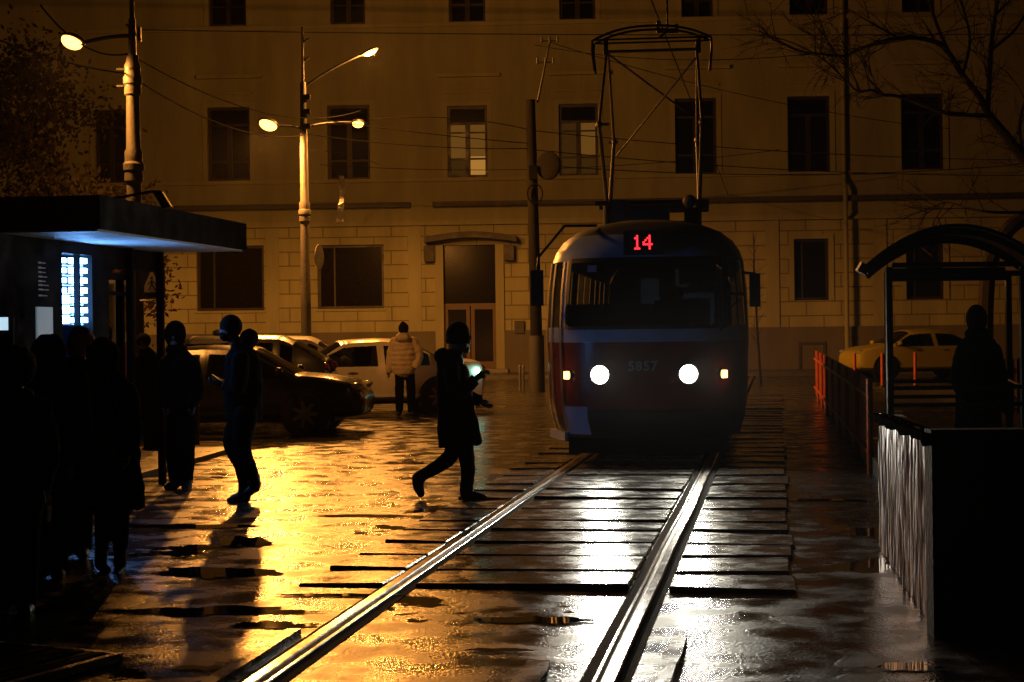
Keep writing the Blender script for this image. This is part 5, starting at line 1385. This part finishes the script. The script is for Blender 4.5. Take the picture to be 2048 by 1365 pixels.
f.chain("boots", [(350, 954, 12), (349, 968, 12), (337, 973, 8, -.10)], .9); f.chain("boots", [(373, 956, 12), (374, 970, 12), (377, 977, 8, -.16)], .9)
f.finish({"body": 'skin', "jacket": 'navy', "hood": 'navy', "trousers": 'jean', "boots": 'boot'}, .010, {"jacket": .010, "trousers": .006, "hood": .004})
# person in a pale puffer jacket, back to the viewer
f = Fig("person", "person in a cream puffer jacket and dark trousers seen from behind at the white sedan", (808, 830), 32.3)
f.head(807, 659, 8.5, 11, 2); f.chain("body", [(807, 666, 5), (807, 680, 7)]); f.chain("body", [(807, 682, 13), (808, 735, 13)], .8)
f.chain("body", [(788, 686, 5), (782, 718, 4.5), (778, 742, 3.5)]); f.hand(778, 741, 0, 1, 0, .3); f.chain("body", [(829, 686, 5), (838, 712, 4.5), (831, 730, 3.5, -.12)]); f.hand(831, 729, -.5, 1, -.12, .4)
f.chain("body", [(800, 735, 8), (799, 780, 6.5), (799, 822, 4.5)]); f.chain("body", [(819, 735, 8), (821, 780, 6.5), (822, 822, 4.5)])
f.chain("jacket", [(807, 673, 13), (807, 682, 21), (807, 695, 24), (808, 710, 26), (808, 725, 27), (808, 738, 25)], .75, quilt=.045, flat1=False, sub=6)
f.chain("jacket", [(789, 684, 9), (783, 705, 9), (780, 724, 8.5), (778, 742, 7)], quilt=.06); f.chain("jacket", [(827, 684, 9.5), (836, 703, 9.5), (838, 716, 9), (832, 731, 8, -.1)], quilt=.06)
f.ell("jacket", 806, 676, 15, 10, 13, -.12); f.ell("hair", 807, 657, 10.5, 12.5, 10.5); f.ell("hair", 806, 648, 5, 5, 5)
f.chain("trousers", [(800, 736, 10.5), (799, 780, 9), (799, 824, 7.5)], flat1=True); f.chain("trousers", [(819, 736, 10.5), (822, 780, 9), (823, 824, 7.5)], flat1=True)
f.chain("boots", [(799, 822, 6), (798, 826, 6), (797, 827, 5, -.1)]); f.chain("boots", [(823, 822, 6), (824, 826, 6), (825, 827, 5, -.1)])
f.finish({"body": 'skin', "jacket": 'puffer', "hair": 'hairm', "trousers": 'jean', "boots": 'boot'}, .013, {"jacket": .012, "trousers": .006})
# bundled person behind the hooded man
f = Fig("person", "short bundled person half hidden between the kiosk post and the hooded man", (305, 905), 23.6)
f.head(287, 684, 12, 15, 0); f.chain("body", [(289, 696, 8), (293, 712, 10)]); f.chain("body", [(294, 714, 16), (299, 770, 17), (301, 830, 17)], .8)
for sx, hx in ((275, 272), (315, 322)): f.chain("body", [(sx, 722, 7), ((sx + hx) / 2, 768, 6), (hx, 800, 5)]); f.hand(hx, 799, 0, 1, 0, .4)
f.chain("body", [(294, 825, 10), (296, 870, 8), (297, 898, 6)]); f.chain("body", [(310, 825, 10), (312, 870, 8), (313, 898, 6)])
f.chain("coat", [(290, 700, 12), (293, 714, 22), (296, 740, 28), (298, 790, 30), (301, 845, 29)], .75, flat1=True); f.chain("coat", [(275, 722, 12), (273, 768, 11), (273, 800, 9)]); f.chain("coat", [(315, 722, 12), (321, 768, 11), (322, 800, 9)])
f.ell("hair", 287, 681, 15, 15, 15); f.chain("trousers", [(295, 835, 13), (296, 872, 10), (297, 897, 9)], flat1=True); f.chain("trousers", [(310, 835, 13), (312, 872, 10), (313, 897, 9)], flat1=True)
f.chain("boots", [(297, 894, 8), (295, 900, 8), (291, 901, 6, -.1)]); f.chain("boots", [(313, 894, 8), (315, 900, 8), (320, 901, 6, -.1)])
f.finish({"body": 'skin', "coat": 'black', "hair": 'hairm', "trousers": 'jean', "boots": 'boot'}, .012, {"coat": .012})
# woman in a long flared coat
f = Fig("person", "woman in a long flared black coat and heeled boots, seen from behind", (222, 1145), 12.0)
f.head(207, 716, 27, 35, 2); f.chain("body", [(208, 742, 16), (213, 765, 20)]); f.chain("body", [(215, 775, 34), (221, 870, 34), (225, 960, 36)], .7)
f.chain("body", [(178, 785, 13), (171, 850, 11), (182, 905, 8, -.12)]); f.hand(182, 903, .3, 1, -.12, .5); f.chain("body", [(256, 785, 13), (268, 850, 11), (262, 905, 8, -.12)]); f.hand(262, 903, -.3, 1, -.12, .5)
f.chain("body", [(208, 960, 20), (206, 1055, 14), (202, 1118, 9)]); f.chain("body", [(240, 960, 20), (241, 1060, 14), (240, 1125, 9)])
f.chain("coat", [(210, 748, 26), (214, 768, 42), (219, 800, 49), (223, 860, 50), (226, 930, 56), (228, 980, 60), (229, 1018, 63)], .62, flat1=True)
f.chain("coat", [(180, 784, 22), (172, 850, 19), (184, 908, 16, -.11)], flat1=True); f.chain("coat", [(253, 784, 22), (267, 850, 19), (261, 908, 16, -.11)], flat1=True); f.ell("coat", 210, 750, 32, 16, 30)
f.ell("hair", 206, 713, 34, 38, 34); f.chain("hair", [(205, 725, 32), (208, 755, 30)], .9)
f.chain("tights", [(207, 970, 22), (206, 1055, 17), (203, 1110, 12)], flat1=True); f.chain("tights", [(241, 970, 22), (241, 1060, 17), (240, 1118, 12)], flat1=True)
f.chain("boots", [(204, 1085, 14), (202, 1122, 13), (203, 1132, 11), (216, 1141, 8, .0)], .9); f.chain("boots", [(241, 1090, 14), (240, 1128, 13), (240, 1138, 11), (238, 1147, 8, -.12)], .9)
f.finish({"body": 'skin', "coat": 'black', "hair": 'hairm', "tights": 'jean', "boots": 'boot'}, .010, {"coat": .014, "hair": .02})
# a shoulder bag on its strap
bgp = P(186, 880, 11.76)
sb = thing("shoulder_bag", "dark shoulder bag on a woven strap hanging on the woman in the flared coat", "bag", bgp)
mb = MB(); a, b = [], []
for i in range(13):
    t = i / 12; c = P(174 + 12 * t, 742 + 125 * t, 11.76 + .03 * math.sin(t * 3)); a.append(c + Vector((-.016, 0, 0))); b.append(c + Vector((.016, 0, 0)))
mb.loft([a, b, [p_ + Vector((0, .005, 0)) for p_ in b], [p_ + Vector((0, .005, 0)) for p_ in a]], False, False, False); mb.build("strap", M['bag'], sb)
mb = MB(); mb.ell(P(190, 900, 11.74), (.14, .05, .11)); mb.build("pouch", M['bagdark'], sb, True)

def bystander(label, Y, hx, hy, hr, bx, sw, hem, feet, coat='black', hat=None, hatm='hairm', face=2, seed=0, longhair=False, extra=None):
    """Standing waiting person, seen mostly as a dark shape; all sizes in photo pixels."""
    q_ = F / Y; fy = feet[0][1]
    f = Fig("person", label, ((feet[0][0] + feet[1][0]) / 2, fy), Y)
    sh_y = hy + hr * 1.85; hip = sh_y + (fy - sh_y) * .42
    f.head(hx, hy, hr * .74, hr * .98, face); f.chain("body", [(hx, hy + hr * .7, hr * .42), (bx, sh_y, hr * .5)]); f.chain("body", [(bx, sh_y, sw * .62), (bx, (sh_y + hip) / 2, sw * .62), (bx, hip, sw * .62)], .7)
    for e in (-1, 1):
        ex_, wx_ = bx + e * sw * .98, bx + e * sw * .86; el = sh_y + (hip - sh_y) * .58; wr = sh_y + (hip - sh_y) * .95
        f.chain("body", [(bx + e * sw * .8, sh_y + 4, .045 * q_), (ex_, el, .038 * q_), (wx_, wr, .028 * q_, -.1)]); f.hand(wx_, wr, 0, 1, -.1, .5)
        f.chain("coat", [(bx + e * sw * .72, sh_y + 6, sw * .34), (ex_, el, sw * .30), (wx_, wr, sw * .25, -.09)], flat1=True)
        i = 0 if e < 0 else 1; fx_, fy_ = feet[i]
        f.chain("body", [(bx + e * sw * .3, hip, .08 * q_), ((fx_ + bx + e * sw * .3) / 2, (hip + fy_) / 2, .062 * q_), (fx_, fy_ - .09 * q_, .04 * q_)])
        f.chain("trousers", [(bx + e * sw * .32, hip - 5, .105 * q_), ((fx_ + bx + e * sw * .32) / 2, (hip + fy_) / 2, .08 * q_), (fx_, fy_ - .06 * q_, .068 * q_)], flat1=True)
        f.chain("boots", [(fx_, fy_ - .10 * q_, .058 * q_), (fx_, fy_ - .055 * q_, .058 * q_), (fx_ + e * .03 * q_, fy_ - .045 * q_, .042 * q_, -.13)])
    f.chain("coat", [(hx * .6 + bx * .4, hy + hr * 1.25, hr * .62), (bx, sh_y, sw * .80), (bx, sh_y + (hem - sh_y) * .25, sw * .97), (bx, sh_y + (hem - sh_y) * .6, sw * .98), (bx, hem, sw * 1.02)], .62, flat1=True)
    f.ell("coat", hx * .5 + bx * .5, hy + hr * 1.35, hr * .95, hr * .42, hr * .9)
    hp = hat or "hair"
    f.ell(hp, hx, hy - hr * .04, hr, hr * 1.06, hr)
    if longhair: f.chain(hp, [(hx, hy + hr * .3, hr * .98), (hx + 1, hy + hr * 1.5, hr * .9)], .9)
    if extra: extra(f)
    mats = {"body": 'skin', "coat": coat, "trousers": 'jean', "boots": 'boot', hp: hatm}
    if extra and "fur_trim" in f.parts: mats["fur_trim"] = 'bag2'
    f.finish(mats, .012, {"coat": .014, hp: .02})
M['bag2'] = mat("fur_trim", (.10, .07, .055), .95, bump=.8, bscale=90)
bystander("waiting person in a dusty pink knit hat beside the blue display", 12.7, 162, 688, 29, 150, 46, 980, ((140, 1112), (166, 1118)), hat="hat", hatm='pinkm')
bystander("waiting person with loose shoulder-length hair and fur-edged hood", 11.7, 97, 708, 36, 98, 56, 985, ((84, 1158), (116, 1160)), longhair=True, extra=lambda f: f.chain("fur_trim", [(66, 735, 9, .16), (84, 775, 9, .2), (106, 806, 8, .22)], 1))
bystander("tall dark figure at the left edge, nearest of the waiting group", 10.3, 30, 735, 42, 28, 72, 1010, ((8, 1228), (52, 1232)))
bystander("person with fair tousled hair at the left edge behind the tall dark figure", 13.6, 8, 682, 27, 2, 42, 930, ((-10, 1078), (16, 1080)), longhair=True)
c = P(86, 1045, 11.3); mb = MB(); mb.loft([[P(86, 1045, 11.3) + Vector((x * w, y * .05, z)) for x, y in ((-1, -1), (1, -1), (1, 1), (-1, 1))] for z, w in ((0, .035), (.02, .042), (.14, .05), (.17, .045))])
tb = thing("tote_bag", "pale upright bag held low in the waiting group", "bag", c); mb.build("bag_body", M['bag'], tb)
mb = MB(); mb.tube([P(79, 995, 11.3), P(80, 965, 11.3), P(92, 965, 11.3), P(93, 995, 11.3)], .006, 6); mb.build("handle", M['bagdark'], tb)

# woman on the platform
f = Fig("person", "woman in a long hooded coat standing on the tram platform", (1957, 915), 18.7, .18)
f.head(1954, 642, 15, 21, 0); f.chain("body", [(1955, 660, 10), (1956, 682, 13)]); f.chain("body", [(1956, 690, 24), (1957, 760, 25), (1957, 810, 26)], .7)
for e in (-1, 1): f.chain("body", [(1956 + e * 33, 705, 9), (1957 + e * 43, 752, 8), (1957 + e * 38, 792, 6, -.1)]); f.hand(1957 + e * 38, 790, 0, 1, -.1, .5)
for e in (-1, 1): f.chain("body", [(1957 + e * 13, 800, 14), (1957 + e * 13, 860, 11), (1957 + e * 13, 903, 7)])
f.chain("coat", [(1955, 668, 20), (1956, 688, 36), (1957, 715, 44), (1957, 760, 45), (1957, 820, 46), (1957, 872, 48)], .66, flat1=True)
f.chain("coat", [(1926, 702, 16), (1915, 752, 14), (1922, 792, 12, -.09)]); f.chain("coat", [(1987, 702, 16), (1999, 752, 14), (1992, 792, 12, -.09)])
f.ell("hood", 1954, 638, 21, 29, 23, .02); f.ell("hood", 1955, 668, 26, 14, 24)
for e in (-1, 1): f.chain("trousers", [(1957 + e * 14, 830, 16), (1957 + e * 13, 870, 13), (1957 + e * 13, 902, 11)], flat1=True); f.chain("boots", [(1957 + e * 13, 898, 11), (1957 + e * 14, 906, 11), (1957 + e * 16, 908, 8, -.13)])
f.finish({"body": 'skin', "coat": 'navy', "hood": 'navy', "trousers": 'jean', "boots": 'boot'}, .011, {"coat": .014})
c = P(2012, 830, 18.7); hbg = thing("handbag", "dark handbag on the arm of the woman on the platform", "bag", c)
mb = MB(); mb.ell(P(2012, 798, 18.7), (.075, .13, .17)); mb.build("bag_body", M['bagdark'], hbg, True)
mb = MB(); mb.tube([P(2006, 775, 18.6), P(2002, 752, 18.65), P(2010, 750, 18.75), P(2017, 775, 18.8)], .008, 6); mb.build("handle", M['bagdark'], hbg)

# ================================================================== HAZE
if HAZE > 0:
    hm = bpy.data.materials.new("night_haze"); hm.use_nodes = True; nt = hm.node_tree
    nt.nodes.remove(nt.nodes["Principled BSDF"]); pv_ = nt.nodes.new("ShaderNodeVolumePrincipled")
    pv_.inputs["Color"].default_value = (.85, .85, .85, 1); pv_.inputs["Density"].default_value = HAZE; pv_.inputs["Anisotropy"].default_value = .75
    nt.links.new(pv_.outputs[0], nt.nodes["Material Output"].inputs["Volume"])
    mb = MB(); mb.span((-85, -16, -1), (85, 132, 18)); hz = mb.build("haze", hm); tag(hz, kind="stuff")
